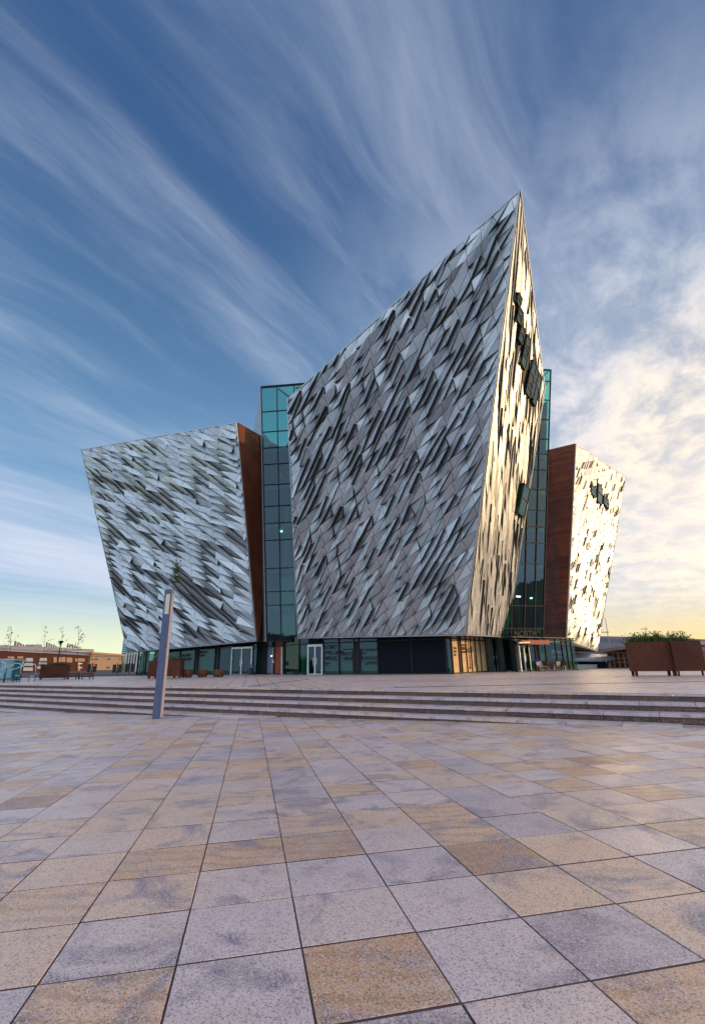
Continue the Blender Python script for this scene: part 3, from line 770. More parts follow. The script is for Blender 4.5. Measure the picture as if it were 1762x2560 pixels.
# floors, columns and core walls inside
inr = empty('interior', (5, 56, 0), parent=museum)
for (pt, n, vs) in ((ptl, nl, vl), (ptr_, nr, vr)):
    for j, v in enumerate(vs[1:-3]):
        if j % 2: continue
        mb = MB(); a, b = pt(0.02, v), pt(0.98, v); bk = V((-n.x, -n.y, 0)).normalized() * 7.0
        mb.prism([a - n * 0.25, b - n * 0.25, b + bk, a + bk], (0, 0, -0.45)); mb.build('floor_slab', M['slab'], inr)
    a0, b0 = pt(-0.5, 0.0), pt(1.4, 0.0); bk = V((-n.x, -n.y, 0)).normalized() * 6.5
    ztop = pt(0.5, vs[-4]).z
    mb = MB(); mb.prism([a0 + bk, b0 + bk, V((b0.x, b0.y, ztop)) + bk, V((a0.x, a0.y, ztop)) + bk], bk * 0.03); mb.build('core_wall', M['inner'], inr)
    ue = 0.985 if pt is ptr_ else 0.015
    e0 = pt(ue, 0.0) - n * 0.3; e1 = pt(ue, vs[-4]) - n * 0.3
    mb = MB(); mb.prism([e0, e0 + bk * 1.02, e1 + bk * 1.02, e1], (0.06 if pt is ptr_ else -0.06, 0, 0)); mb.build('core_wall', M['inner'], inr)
    for u in (0.18, 0.42, 0.7, 0.9):
        c = pt(u, 0.0) + bk * 0.35; mb = MB(); mb.tube([V((c.x, c.y, 0)), V((c.x, c.y, ztop))], 0.32, 10); mb.build('column', M['slab'], inr, smooth=True)
mb = MB(); a, b = ptl(0.16, 0.02), ptl(0.75, 0.02); bk = V((-nl.x, -nl.y, 0)).normalized() * 1.2
mb.prism([a + bk, b + bk, V((b.x, b.y, ptl(0.5, vl[2] + .06).z)) + bk, V((a.x, a.y, ptl(0.5, vl[2] + .06).z)) + bk], bk * 0.05); mb.build('green_wall', M['inner_green'], inr)
for pt, n, u, v in ((ptl, nl, 0.50, vl[-4] + 0.035), (ptl, nl, 0.24, vl[4] + 0.04), (ptl, nl, 0.55, vl[3] + 0.02), (ptl, nl, 0.25, vl[3] - 0.005),
                    (ptr_, nr, 0.62, vr[2] + 0.03), (ptr_, nr, 0.645, vr[2] + 0.03), (ptr_, nr, 0.67, vr[2] + 0.03), (ptr_, nr, 0.93, vr[2] + 0.025)):
    c = pt(u, v) - n * 1.2; mb = MB(); mb.lathe(c, [(0.09, 0), (0.12, 0.05), (0.10, 0.09)], 10); mb.build('ceiling_light', M['lamp'], inr)
# roof of the core and its pale flank above the left wing
q3 = P(637, 1086, 25.6); q2 = on_plane(655, 1098, gl_tl, nl)
wall_quad('core_flank', gl_tl + V((-0.06, 0.1, 0)), gl_bl + V((-0.10, 0.15, 0)), at_y(650, 1604, gl_bl.y + 5), at_y(634, 1092, gl_tl.y + 4.5), 'trim', museum, 0.06)
mb = MB(); mb.bar(P(662, 1604, 3.3) + V((0, -.1, 0)), P(651, 1100, 25.2) + V((0.1, -.4, 0)), 0.14, 0.14); mb.build('downpipe', M['trim'], museum)
# spandrel under the right glazing with its red ledge
sa, sb = on_plane(1292, 1600, gr_br, nr), on_plane(1362, 1600, gr_br, nr)
mb = MB(); dn = V((0, 0, -1)); bk = V((-nr.x, -nr.y, 0)) * 0.4
mb.prism([sa + V((0, 0, 0.02)), sb + V((0, 0, 0.02)), sb + V((0, 0, -0.36)), sa + V((0, 0, -0.36))], nr * 0.5); mb.build('red_ledge', M['redsill'], museum)
sa2, sb2 = on_plane(1292, 1612, gr_br, nr), on_plane(1366, 1611, gr_br, nr)
mb = MB(); mb.prism([sa + V((0, 0, -0.40)), sb + V((0, 0, -0.40)), V((sb.x, sb.y, sb2.z)), V((sa.x, sa.y, sa2.z))], -nr * 0.3); mb.build('spandrel', M['corten'], museum)

# ground floor: glazed walls set back under the hulls
def hoff(p, d, z=0.0): return V((p.x + d[0], p.y + d[1], z))
K = V((7.75, 40.6, 0)); KL = V((-5.2, 47.4, 0)); KR = V((14.6, 50.6, 0))
GH = 3.45
def shop_run(a, b, cuts, kinds, parent, h=GH):
    """cuts: pixel columns at mid-height; kinds: one per bay"""
    t = (b - a); L = t.length; t.normalize(); n = V((t.y, -t.x, 0))
    if n.dot(CAMP - a) < 0: n = -n
    s = [(on_wall(x, 1650, a, b) - a).dot(t) for x in cuts]
    pos = lambda d, z, o=0.0: a + t * d + n * o + V((0, 0, z))
    for d0, d1, kd in zip(s, s[1:], kinds):
        if kd is None: continue
        mb = MB()
        if kd in ('granite', 'corten', 'inner_dark', 'redwall', 'bluewall', 'timberlit', 'inner_green'):
            mb.prism([pos(d0 + .01, 0), pos(d1 - .01, 0), pos(d1 - .01, h), pos(d0 + .01, h)], n * -0.25); mb.build('wall_panel', M[kd], parent)
        else:
            mb.face([pos(d0, 0), pos(d1, 0), pos(d1, h), pos(d0, h)]); mb.build('pane', M[kd], parent)
        mb = MB(); mb.bar(pos(d0, 0), pos(d0, h), 0.10, 0.16, hint=n); mb.build('mullion', M['mullion'], parent)
    mb = MB(); mb.bar(pos(s[0], 0.05), pos(s[-1], 0.05), 0.1, 0.2, hint=n); mb.build('plinth', M['mullion'], parent)
    mb = MB(); mb.bar(pos(s[0], 2.75), pos(s[-1], 2.75), 0.09, 0.14, hint=n); mb.build('transom', M['mullion'], parent)
    return pos, s, t, n
def screen_wall(pos, d0, d1, n, mat, parent, back=0.5, z1=3.3, name='display_board'):
    mb = MB(); mb.prism([pos(d0, 0.1, -back), pos(d1, 0.1, -back), pos(d1, z1, -back), pos(d0, z1, -back)], n * -0.05); return mb.build(name, M[mat], parent)
gf = empty('ground_floor', (4, 48, 0), parent=museum)
posM, sM, tM, nM = shop_run(KL, K, [748, 770, 808, 848, 886, 897, 945, 1030, 1116, 1126], ['glass_low', None, 'glass_low', 'glass_low', 'glass_low', 'glass_low', 'granite', 'granite', 'glass_low'], gf)
boards = [(sM[0], sM[1]), (sM[2] + .1, sM[3] - .1), (sM[3] + .1, sM[4]), (sM[5], sM[6])]
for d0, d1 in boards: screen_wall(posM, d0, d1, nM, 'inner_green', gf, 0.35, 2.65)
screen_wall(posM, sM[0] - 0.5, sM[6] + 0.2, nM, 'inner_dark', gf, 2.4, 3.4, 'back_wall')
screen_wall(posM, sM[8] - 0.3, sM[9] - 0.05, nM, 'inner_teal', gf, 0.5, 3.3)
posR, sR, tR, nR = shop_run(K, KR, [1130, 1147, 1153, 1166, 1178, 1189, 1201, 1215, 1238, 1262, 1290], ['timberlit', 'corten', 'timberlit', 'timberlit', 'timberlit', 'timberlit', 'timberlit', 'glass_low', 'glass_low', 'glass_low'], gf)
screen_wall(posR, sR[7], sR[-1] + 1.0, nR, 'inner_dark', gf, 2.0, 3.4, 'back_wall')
# silhouette of a man printed on the glass between the two boards
mb = MB(); hx = (sM[4] + sM[5]) / 2
prof = [(-.30, .05), (-.34, 1.1), (-.42, 1.3), (-.36, 1.95), (-.16, 2.12), (-.17, 2.22), (-.24, 2.30), (-.22, 2.50), (-.26, 2.52), (-.26, 2.56), (-.15, 2.58), (-.14, 2.74), (.14, 2.74), (.15, 2.58), (.26, 2.56), (.26, 2.52), (.22, 2.50), (.24, 2.30), (.17, 2.22), (.16, 2.12), (.40, 1.95), (.44, 1.3), (.36, 1.1), (.32, .05)]
mb.prism([posM(hx + a * 1.2, b, 0.03) for a, b in prof], nM * 0.01); mb.build('printed_figure', M['letter'], gf)

def lettering(txt, origin, xdir, ydir, size, mat, parent, align='LEFT', name='lettering', lead=1.0):
    cu = bpy.data.curves.new('lettering', 'FONT'); cu.body = txt; cu.size = size; cu.extrude = 0.006; cu.align_x = align; cu.space_line = lead; cu.offset = size * 0.02
    to = bpy.data.objects.new('lettering_src', cu); COL.objects.link(to)
    dg = bpy.context.evaluated_depsgraph_get(); me = bpy.data.meshes.new_from_object(to.evaluated_get(dg))
    bpy.data.objects.remove(to); bpy.data.curves.remove(cu)
    X = V(xdir).normalized(); Y = V(ydir).normalized(); Z = X.cross(Y)
    me.transform(Matrix((X, Y, Z)).transposed().to_4x4()); me.materials.clear(); me.materials.append(M[mat])
    o = bpy.data.objects.new(name, me); COL.objects.link(o); o.parent = parent; o.location = V(origin) - wloc(parent); return o
ZU = V((0, 0, 1)); lo = 0.02
if tM.dot(RT) < 0: tM = -tM
lettering('LORD\nWILLIAM\nPIRRIE', posM(sM[2] + .12, 2.22, lo), tM, ZU, 0.50, 'letter', gf)
lettering('shipping\ndesign', posM(sM[2] + .14, 0.95, lo), tM, ZU, 0.18, 'letter', gf)
lettering('J BRUCE\nISMAY', posM(sM[4] - .05, 1.62, lo), tM, ZU, 0.40, 'letter', gf, 'RIGHT')
lettering('the man who', posM(sM[4] - .08, 2.10, lo), tM, ZU, 0.19, 'letter', gf, 'RIGHT')
lettering('THE WORLD\'S\nMOST', posM(sM[5] + .05, 1.95, lo), tM, ZU, 0.28, 'letter', gf)
lettering('LUXURIOUS\nLINERS', posM(sM[6] - .05, 1.22, lo), tM, ZU, 0.40, 'letter', gf, 'RIGHT')
tRr = tR
lettering('Edward VIII', posR((sR[3] + sR[4]) / 2 + .25, 0.3, lo), ZU, -tRr, 0.50, 'bench', gf)
lettering('DESIGN', posR((sR[4] + sR[5]) / 2 + .25, 0.5, lo), ZU, -tRr, 0.32, 'bench', gf)
for dd, z in ((sR[2] + .25, 2.2), (sR[2] + .25, 1.85)):
    lettering('HARLAND\nDRAWING', posR(dd, z, lo), tRr, ZU, 0.22, 'bench', gf)
lettering('IRON\nSHIPS\n1861', posR(sR[0] + .35, 1.9, lo), tRr, ZU, 0.26, 'bench', gf)
# left shopfront under the left wing
hw_n = fL.n; back = V((-hw_n.x, -hw_n.y, 0)).normalized()
QA = V((LL.x, LL.y, 0)).lerp(V((LR.x, LR.y, 0)), 0.08) + back * 2.2; QB = V((LR.x, LR.y, 0)) + back * 1.4 + (V((LR.x, LR.y, 0)) - V((LL.x, LL.y, 0))).normalized() * 0.3
posL, sL, tL, nL = shop_run(QA, QB, [346, 366, 405, 450, 488, 496, 538, 548, 580, 632, 641], ['glass_low', 'glass_low', 'glass_low', 'glass_low', 'inner_dark', 'glass_low', 'inner_dark', 'glass_low', None, 'glass_low'], gf)
for k in (0, 3, 5): screen_wall(posL, sL[k] + .05, sL[k + 1] - .05, nL, 'inner_green', gf, 0.4, 2.8)
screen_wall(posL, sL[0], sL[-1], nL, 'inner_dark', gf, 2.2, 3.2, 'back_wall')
lettering('DRAWING', posL(sL[1] - .25, 0.35, lo), ZU, -tL, 0.52, 'letter', gf); lettering('OFFICES', posL(sL[1] - 1.1, 0.35, lo), ZU, -tL, 0.52, 'letter', gf)
lettering('ENGLISH\nINDUSTRY', posL(sL[3] + .2, 2.0, lo), tL, ZU, 0.42, 'letter', gf); lettering('BELFAST\nSHIPS', posL(sL[5] + .2, 2.3, lo), tL, ZU, 0.36, 'letter', gf)
# recess between the left wing and the prow
RA, RB_ = V((QB.x, QB.y, 0)) + V((0.2, 0.6, 0)), V((KL.x, KL.y, 0)) + V((-0.1, 0.5, 0))
posC, sC, tC, nC = shop_run(RA, RB_, [643, 668, 681, 687, 707, 712, 746], ['inner_dark', 'bluewall', 'glass_low', 'redwall', 'inner_dark', 'glass_low'], gf)
screen_wall(posC, sC[0], sC[-1], nC, 'inner_dark', gf, 2.2, 3.4, 'back_wall')
mb = MB(); mb.bar(posC(sC[4] + .1, 0, .12), posC(sC[4] - .02, 2.6, .12), 0.13, 0.1, hint=nC); mb.build('door_post', M['doorframe'], gf)
mb = MB(); mb.bar(posC(sC[2] + .2, 0, .1), posC(sC[2] + .2, 2.6, .1), 0.07, 0.1, hint=nC); mb.build('door_post', M['doorframe'], gf)
mb = MB(); mb.lathe(posC(sC[2] + .05, 1.75, .15), [(0.04, 0), (0.06, 0.04), (0.04, 0.08)], 8); mb.build('wall_light', M['lamp'], gf)
mb = MB(); mb.box(posC(sC[2] + .35, 1.25, .12), (0.2, 0.04, 0.24), atan2(tC.y, tC.x)); mb.build('notice', M['white'], gf)
# right shopfront under the right wing
RQ0 = V((sa.x, sa.y, 0)) + V((0.3, 1.0, 0)); RQ1 = V((RB.x, RB.y, 0)) + V((-1.2, 1.0, 0)); RQ2 = at_y(1440, 1680, 49.5); RQ2.z = 0
RQ1 = at_y(1322, 1680, 47.0); RQ1.z = 0; RQ0 = at_y(1290, 1680, 45.0); RQ0.z = 0
posD, sD, tD, nD = shop_run(RQ0, RQ1, [1290, 1296.5, 1322], ['glass_low', None], gf, 3.0)
posE, sE, tE, nE = shop_run(RQ1, RQ2, [1322, 1340, 1349, 1366, 1392, 1408, 1420, 1431, 1440], ['glass_low', 'inner_dark', 'glass_low', 'glass_low', 'glass_low', 'glass_low', 'glass_low', 'glass_low'], gf, 3.0)
screen_wall(posE, sE[0] - .8, sE[-1] - .5, nE, 'inner_dark', gf, 2.5, 2.9, 'back_wall'); screen_wall(posE, sE[2], sE[4], nE, 'inner_green', gf, 1.6, 1.6)
screen_wall(posE, sE[6], sE[8], nE, 'inner_green', gf, 0.6, 2.9)
mb = MB(); mb.prism([posD(-0.2, 2.95, 0.05), posE(sE[-1] + .1, 2.95, 0.05), posE(sE[-1] + .1, 2.95, -4), posD(-.2, 2.95, -4)], (0, 0, .08)); mb.build('canopy_soffit', M['soffit'], gf)
mb = MB(); p0, p1 = on_plane(1296, 1607, V((RQ0.x, RQ0.y, 0)) + V((0, -1.6, 0)), V((0, 1, 0))), V((RB.x, RB.y, 3.0))
mb.bar(p0, p1 + V((0, -.15, 0.02)), 0.06, 0.12); mb.build('canopy_edge', M['trim'], gf)
mb = MB(); mb.prism([p0, p1, V((RC.x, RC.y, RC.z)), posE(sE[-1], 2.3, 0), posD(0, 2.9, -.5)], (0, 0, 0.03)); mb.build('canopy', M['soffit'], gf)
nd0 = posD(sD[0] - .6, 3.15, 0.06)
lettering('NORTH', on_plane(1283, 1591, gr_br, nr) + nr * 0.12, (gr_br - gr_bl), ZU, 0.78, 'letter', museum)

def entrance(pos, d0, d1, n, h, parent, leaves=2):
    r = empty('entrance_door', pos((d0 + d1) / 2, 0, 0), parent=parent); w = 0.13
    mb = MB(); mb.bar(pos(d0 + w / 2, 0, .06), pos(d0 + w / 2, h - w, .06), w, .16, hint=n); mb.bar(pos(d1 - w / 2, 0, .06), pos(d1 - w / 2, h - w, .06), w, .16, hint=n)
    mb.bar(pos(d0, h - w / 2 + .01, .06), pos(d1, h - w / 2 + .01, .06), w + .06, .17, hint=n); mb.build('door_frame', M['doorframe'], r)
    dm = (d0 + d1) / 2
    mb = MB(); mb.bar(pos(dm, 0.02, .055), pos(dm, h - w - .03, .055), .13, .13, hint=n); mb.build('door_stile', M['doorframe'], r)
    mb = MB(); mb.bar(pos(d0 + w, 0.06, .05), pos(d1 - w, 0.06, .05), .09, .1, hint=n); mb.build('door_rail', M['doorframe'], r)
    for a, b in ((d0 + w, dm - .06), (dm + .06, d1 - w)):
        mb = MB(); mb.face([pos(a, .1, .03), pos(b, .1, .03), pos(b, h - w, .03), pos(a, h - w, .03)]); mb.build('door_leaf', M['glass_low'], r)
        mb = MB(); c = b - .12 if a < dm - .2 else a + .12; mb.bar(pos(c, .9, .12), pos(c, 1.5, .12), .035, .035); mb.build('door_handle', M['steel'], r)
    return r
entrance(posM, sM[1], sM[2], nM, 2.62, gf); entrance(posL, sL[8], sL[9], nL, 2.75, gf); entrance(posD, sD[1], sD[2], nD, 2.55, gf)

# ------------------------------------------------------------------ lamp column and the young tree behind it
def on_lower(px, py):
    d = ray(px, py); t = 10.0
    for _ in range(30):
        p = CAMP + d * t; t += (gz(p.x, p.y) - p.z) / d.z * 0.9
    return CAMP + d * t
lb = on_lower(393.5, 1797); LH = at_y(425, 1474, lb.y).z - lb.z
lamp = empty('lamp_column', lb, 'slim blue grey rectangular lamp column standing on the paving before the steps', 'lamp post')
rz = radians(-14); lw, ld = 0.305, 0.17
X = V((cos(rz), sin(rz), 0)); Y = V((-sin(rz), cos(rz), 0))
lowz = LH * 0.797; hi = LH - 0.16
mb = MB(); mb.box(lb + V((0, 0, lowz / 2 - .03)), (lw, ld, lowz + .06), rz); mb.build('post', M['lamp_steel'], lamp)
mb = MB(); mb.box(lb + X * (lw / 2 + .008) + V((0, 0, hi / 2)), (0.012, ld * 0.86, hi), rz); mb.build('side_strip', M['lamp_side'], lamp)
mb = MB()
for s in (-1, 1): mb.box(lb + X * s * (lw / 2 - .025) + V((0, 0, (lowz + hi) / 2)), (0.05, ld, hi - lowz), rz)
mb.box(lb + Y * (ld / 2 - .02) + V((0, 0, (lowz + hi) / 2)), (lw - .1, 0.04, hi - lowz), rz); mb.build('lantern_frame', M['lamp_steel'], lamp)
mb = MB(); mb.box(lb - Y * 0.035 + V((0, 0, (lowz + hi) / 2)), (lw - .104, 0.06, hi - lowz - .01), rz); mb.build('diffuser', M['opal'], lamp)
mb = MB(); mb.box(lb + V((0, 0, hi + .082)), (lw + .012, ld + .012, .16), rz); mb.build('cap', M['lamp_steel'], lamp)

def leafs(mb, fn, n, size, seed=0, flat=0.0, tone=(0.0, 1.0)):
    r = random.Random(seed)
    for _ in range(n):
        p = fn(r); a = V((r.uniform(-1, 1), r.uniform(-1, 1), r.uniform(-1, 1) * (1 - flat))).normalized(); b = a.orthogonal().normalized(); c = a.cross(b)
        ang = r.uniform(0, 6.28); b, c = b * cos(ang) + c * sin(ang), c * cos(ang) - b * sin(ang); s = size * r.uniform(0.6, 1.4)
        mb.face([p - b * s, p - c * s * .4 + a * s * .1, p + b * s, p + c * s * .4 + a * s * .1], r.uniform(*tone))
def young_tree(base, h, label, group=None, spread=0.5, leaves=90, lean=(0, 0), low=0.45, seed=1, size=0.07, cat='tree', r0=0.03):
    r = random.Random(seed); root = empty('young_tree', base, label, cat, group)
    base = V(base); top = base + V((lean[0], lean[1], h)); mb = MB()
    mb.tube([base, base.lerp(top, .4) + V((r.uniform(-.04, .04), 0, 0)), top], r0, 6, r2=0.008); tips = [top]
    for k in range(11):
        f = low + (0.95 - low) * k / 10; p = base.lerp(top, f); a = r.uniform(0, 6.28); L = spread * (1.15 - f) * r.uniform(.7, 1.3) * 1.6
        q = p + V((cos(a) * L, sin(a) * L, L * r.uniform(.5, 1.0))); mb.tube([p, p.lerp(q, .5) + V((0, 0, -.03)), q], r0 * .35, 4, r2=0.004); tips += [q, p.lerp(q, .6)]
    mb.build('trunk', M['bark'], root)
    cm = MB(); leafs(cm, lambda rr: tips[rr.randrange(len(tips))] + V((rr.gauss(0, .10), rr.gauss(0, .10), rr.gauss(0, .12))), leaves, size, seed)
    cm.build('crown', M['leaf_dark'], root); return root
tb = P(409, 1705, 0); tt = at_y(443, 1405, tb.y)
young_tree(tb, tt.z, 'young tree hidden behind the lamp column, only its leafy tip showing', spread=0.42, leaves=260, lean=(tt.x - tb.x, 0), low=0.82, seed=4, size=0.085)

# ------------------------------------------------------------------ planters
def planter(a, b, depth, h, leg, label, group, mat='corten_planter', seed=1, shrub=None, cat='planter', legs=((0.02, 0), (0.93, 0), (0.02, 1), (0.93, 1)), leafmat='leaf'):
    a, b = V(a), V(b); t = (b - a); L = t.length; t.normalize(); n = V((t.y, -t.x, 0))
    if n.dot(CAMP - a) < 0: n = -n
    bk = -n * depth
    r = empty('corten_planter', (a + b + bk) / 2, label, cat, group)
    z = V((0, 0, 1)); th = 0.03
    for p, q, nn in ((a, b, bk), (a + bk, b + bk, -bk), (a, a + bk, t * L), (b, b + bk, -t * L)):
        k = nn.normalized() * th; e = (q - p).normalized() * (0.0 if abs(e_dot(q - p, t)) > .5 else th + .002)
        mb = MB(); mb.hexa([p + e + z * leg, q - e + z * leg, q - e + k + z * leg, p + e + k + z * leg], [p + e + z * h, q - e + z * h, q - e + k + z * h, p + e + k + z * h]); mb.build('side_panel', M[mat], r)
    mb = MB(); ins = t * .04 - n * .04
    mb.hexa([a + ins + z * leg, b - t * .04 - n * .04 + z * leg, b + bk - t * .04 + n * .04 + z * leg, a + bk + t * .04 + n * .04 + z * leg], [a + ins + z * (h - .07), b - t * .04 - n * .04 + z * (h - .07), b + bk - t * .04 + n * .04 + z * (h - .07), a + bk + t * .04 + n * .04 + z * (h - .07)]); mb.build('soil', M['white_soil'], r)
    for fx, fy in legs:
        p = a + t * (L * fx + .03) + bk * (0.03 + fy * .85); w = min(.16, L * .07); mb = MB(); mb.hexa([p, p + t * w, p + t * w - n * w, p - n * w], [p + z * leg, p + t * w + z * leg, p + t * w - n * w + z * leg, p - n * w + z * leg]); mb.build('leg', M[mat], r)
    if shrub:
        cm = MB(); hh, nl_, sz, x0, x1 = shrub
        rr0 = random.Random(seed); cl = [(rr0.uniform(x0, x1), rr0.uniform(.15, .85), rr0.uniform(.35, 1.0)) for _ in range(22)]
        def fn(rr):
            u, v, k = cl[rr.randrange(len(cl))]; g = abs(rr.gauss(0, .45))
            return a + t * (L * u + rr.gauss(0, .20)) + bk * min(.97, max(.03, v + rr.gauss(0, .12))) + z * (h - .05 + hh * k * min(1.25, g * 1.3))
        leafs(cm, fn, nl_, sz, seed); 
        for u, v, k in cl:
            for q in range(3):
                p0 = a + t * (L * u) + bk * v + z * (h - .1); p1 = p0 + V((rr0.gauss(0, .18), rr0.gauss(0, .18), hh * k * rr0.uniform(.7, 1.25))); cm.tube([p0, p1], .008, 4, .1, r2=.003)
        cm.build('shrub', M[leafmat], r)
    return r
def e_dot(a, t): return a.normalized().dot(t)
p1 = P(1585, 1690.5, 0); p2 = at_y(1689, 1689, p1.y - .7); p2.z = 0
hP = at_y(1571, 1606, p1.y).z
planter(p1, p2, 1.5, hP, 0.25, 'rusty steel planter with green shrubs, nearer the museum of the two at the plaza edge', 'rusty planters at the right', seed=3, shrub=(0.52, 3200, 0.06, 0.14, 0.97))
p3 = at_y(1691.5, 1689.5, p1.y - 1.0); p3.z = 0; p4 = at_y(1768, 1688, p1.y - 1.6); p4.z = 0
planter(p3, p4, 1.5, hP, 0.25, 'rusty steel planter cut by the right picture edge, low greenery on top', 'rusty planters at the right', seed=8, shrub=(0.48, 1500, 0.06, 0.03, 0.55))
q1 = P(368, 1697, 0); q2_ = at_y(449, 1696, q1.y + .2); q2_.z = 0
planter(q1, q2_, 1.2, at_y(370, 1652, q1.y).z, 0.16, 'dark red steel planter with grasses behind the lamp column', 'rusty planters at the left', seed=5, shrub=(0.6, 700, 0.06, 0.1, 0.95), leafmat='leaf_dark', legs=((0.0, 0), (0.2, 0), (0.78, 0), (0.95, 0)))
q1 = P(97, 1699, 0); q2_ = at_y(172, 1697.5, q1.y + 1.2); q2_.z = 0
planter(q1, q2_, 1.2, at_y(100, 1664, q1.y).z, 0.10, 'long rusty planter with clipped dark hedge beside the benches', 'rusty planters at the left', seed=6, shrub=(0.25, 900, 0.055, 0.03, 0.97), leafmat='leaf_dark')

# rust-brown round tubs in front of the left shopfront
def tub(c, r, h, label):
    root = empty('wooden_tub', c, label, 'tub', 'round tubs before the left shopfront'); mb = MB(); n = 14
    for k in range(n):
        a0, a1 = 2 * pi * (k + .04) / n, 2 * pi * (k + .96) / n
        ring = lambda a, rr, z: V(c) + V((cos(a) * rr, sin(a) * rr, z))
        sm = MB(); prof = [(r * .86, .08), (r * 1.02, h * .5), (r * .93, h)]
        for (ra, za), (rb, zb) in zip(prof, prof[1:]):
            sm.hexa([ring(a0, ra - .03, za), ring(a1, ra - .03, za), ring(a1, ra, za), ring(a0, ra, za)][::-1], [ring(a0, rb - .03, zb), ring(a1, rb - .03, zb), ring(a1, rb, zb), ring(a0, rb, zb)][::-1], random.random())
        sm.build('stave', M['wood'], root)
    mb = MB(); mb.lathe(V(c) + V((0, 0, .06)), [(r * .82, 0), (r * .88, h * .5), (r * .86, h * .86)], 14); mb.build('filling', M['white_soil'], root)
    for k in range(4):
        a = k * pi / 2 + .5; fm = MB(); fm.box(V(c) + V((cos(a) * r * .6, sin(a) * r * .6, .04)), (.12, .12, .08), a); fm.build('foot', M['wood'], root)
for px, w, lab in ((467, 27, 'round brown wooden tub nearest the lamp column'), (506, 25, 'round orange brown wooden tub, middle one of the three'), (546, 28, 'round orange brown wooden tub nearest the left glass door')):
    c = P(px, 1694.5, 0); c = c * 0.9 + V((0, 0, 0)); c = at_y(px, 1694.5, 42.5); c.z = 0
    hh = at_y(px, 1674, 42.5).z; tub(c, w / 2 * 42.5 / 1211, hh, lab)

def litter_bin(c, label, group='litter bins by the doors'):
    r = empty('litter_bin', c, label, 'bin', group); c = V(c)
    mb = MB(); mb.lathe(c, [(.24, 0), (.27, .05), (.27, .62), (.25, .66)], 14); mb.build('body', M['black'], r)
    mb = MB(); mb.lathe(c + V((0, 0, .665)), [(.27, 0), (.29, .04), (.28, .24), (.16, .32)], 14); mb.build('hood', M['blue'], r)
    mb = MB(); mb.box(c + V((.10, -.275, .80)), (.12, .02, .10)); mb.build('notice', M['chairs'], r)
c = posL(sL[9] + .35, 0, .5); litter_bin(c, 'dark litter bin with blue hood beside the left glass door')
c = posE(sE[0] + .35, 0, .6); litter_bin(c, 'dark litter bin with blue hood beside the right glass door')

# cafe chairs and tables under the right wing
def cafe_chair(c, rz, mat, label):
    r = empty('cafe_chair', c, label, 'chair', 'cafe chairs under the right wing'); c = V(c)
    X = V((cos(rz), sin(rz), 0)); Y = V((-sin(rz), cos(rz), 0)); ax = (X, Y, V((0, 0, 1)))
    mb = MB(); mb.box(c + V((0, 0, .45)), (.42, .42, .035), ax=ax); mb.build('seat', M[mat], r)
    mb = MB(); mb.box(c + Y * .22 + V((0, 0, .66)), (.42, .03, .30), ax=(X, (Y + V((0, 0, -.15))).normalized(), (V((0, 0, 1)) + Y * .15).normalized())); mb.build('backrest', M[mat], r)
    for sx in (-1, 1):
        for sy in (-1, 1):
            mb = MB(); mb.bar(c + X * sx * .22 + Y * sy * .24, c + X * sx * .17 + Y * sy * .17 + V((0, 0, .44)), .03); mb.build('leg', M['tan'], r)
def cafe_table(c, label):
    r = empty('cafe_table', c, label, 'table', 'cafe tables under the right wing'); c = V(c)
    mb = MB(); mb.lathe(c + V((0, 0, .71)), [(.34, 0), (.36, .015), (.35, .03)], 16); mb.build('tabletop', M['bench'], r)
    mb = MB(); mb.tube([c + V((0, 0, .02)), c + V((0, 0, .71))], .03); mb.build('pedestal', M['steel'], r)
    mb = MB(); mb.lathe(c, [(.24, 0), (.22, .02)], 14); mb.build('base', M['steel'], r)
ch = [(1352, 'chairs', 'pale shell cafe chair nearest the right glass door'), (1362, 'chairs', 'orange lit pale cafe chair, second from the right glass door'), (1371, 'bench', 'dark brown cafe chair, third from the right glass door'), (1380, 'bench', 'dark brown cafe chair just left of the mid table'),
      (1393, 'chairs', 'pale cafe chair just right of the mid table'), (1401, 'bench', 'dark brown cafe chair beside the far table'), (1408, 'bench', 'dark brown cafe chair farthest from the glass door')]
for k, (px, mt, lab) in enumerate(ch):
    c = at_y(px, 1680, 44.0 + 0.25 * (k % 3)); c.z = 0; cafe_chair(c, 0.8 * k + .3, mt, lab)
for px, lab in ((1357, 'small round dark cafe table by the pale chairs'), (1387, 'small round dark cafe table at the middle of the row'), (1413, 'small round dark cafe table at the far end of the row')):
    c = at_y(px, 1680, 44.7); c.z = 0; cafe_table(c, lab)

# ------------------------------------------------------------------ left background
# ticket kiosk of teal glass at the left edge
ka = at_y(-40, 1698, 41.0); kb = at_y(27, 1698, 41.0); kc = at_y(54, 1694, 44.5)
for p in (ka, kb, kc): p.z = 0
KH = at_y(25, 1648, 41.0).z
kio = empty('glass_kiosk', (ka + kc) / 2, 'low teal glass kiosk with flat roof at the left picture edge', 'kiosk')
for p, q, nb in ((ka, kb, 2), (kb, kc, 2)):
    for k in range(nb):
        a, b = p.lerp(q, k / nb), p.lerp(q, (k + 1) / nb); mb = MB(); z = V((0, 0, 1)); mb.face([a + z * .12, b + z * .12, b + z * (KH - .12), a + z * (KH - .12)]); mb.build('pane', M['kiosk'], kio)
        mb = MB(); mb.bar(a, a + z * (KH - .1), .07); mb.build('post', M['tower'], kio)
mb = MB(); mb.prism([ka + V((0, -.15, KH - .1)), kb + V((.1, -.15, KH - .1)), kc + V((.2, 0, KH - .1)), ka + V((0, 4, KH - .1))], (0, 0, .14)); mb.build('roof', M['trim'], kio)
mb = MB(); mb.prism([ka, kb, kc, ka + V((0, 4, 0))], (0, 0, .11)); mb.build('plinth', M['cream'], kio)
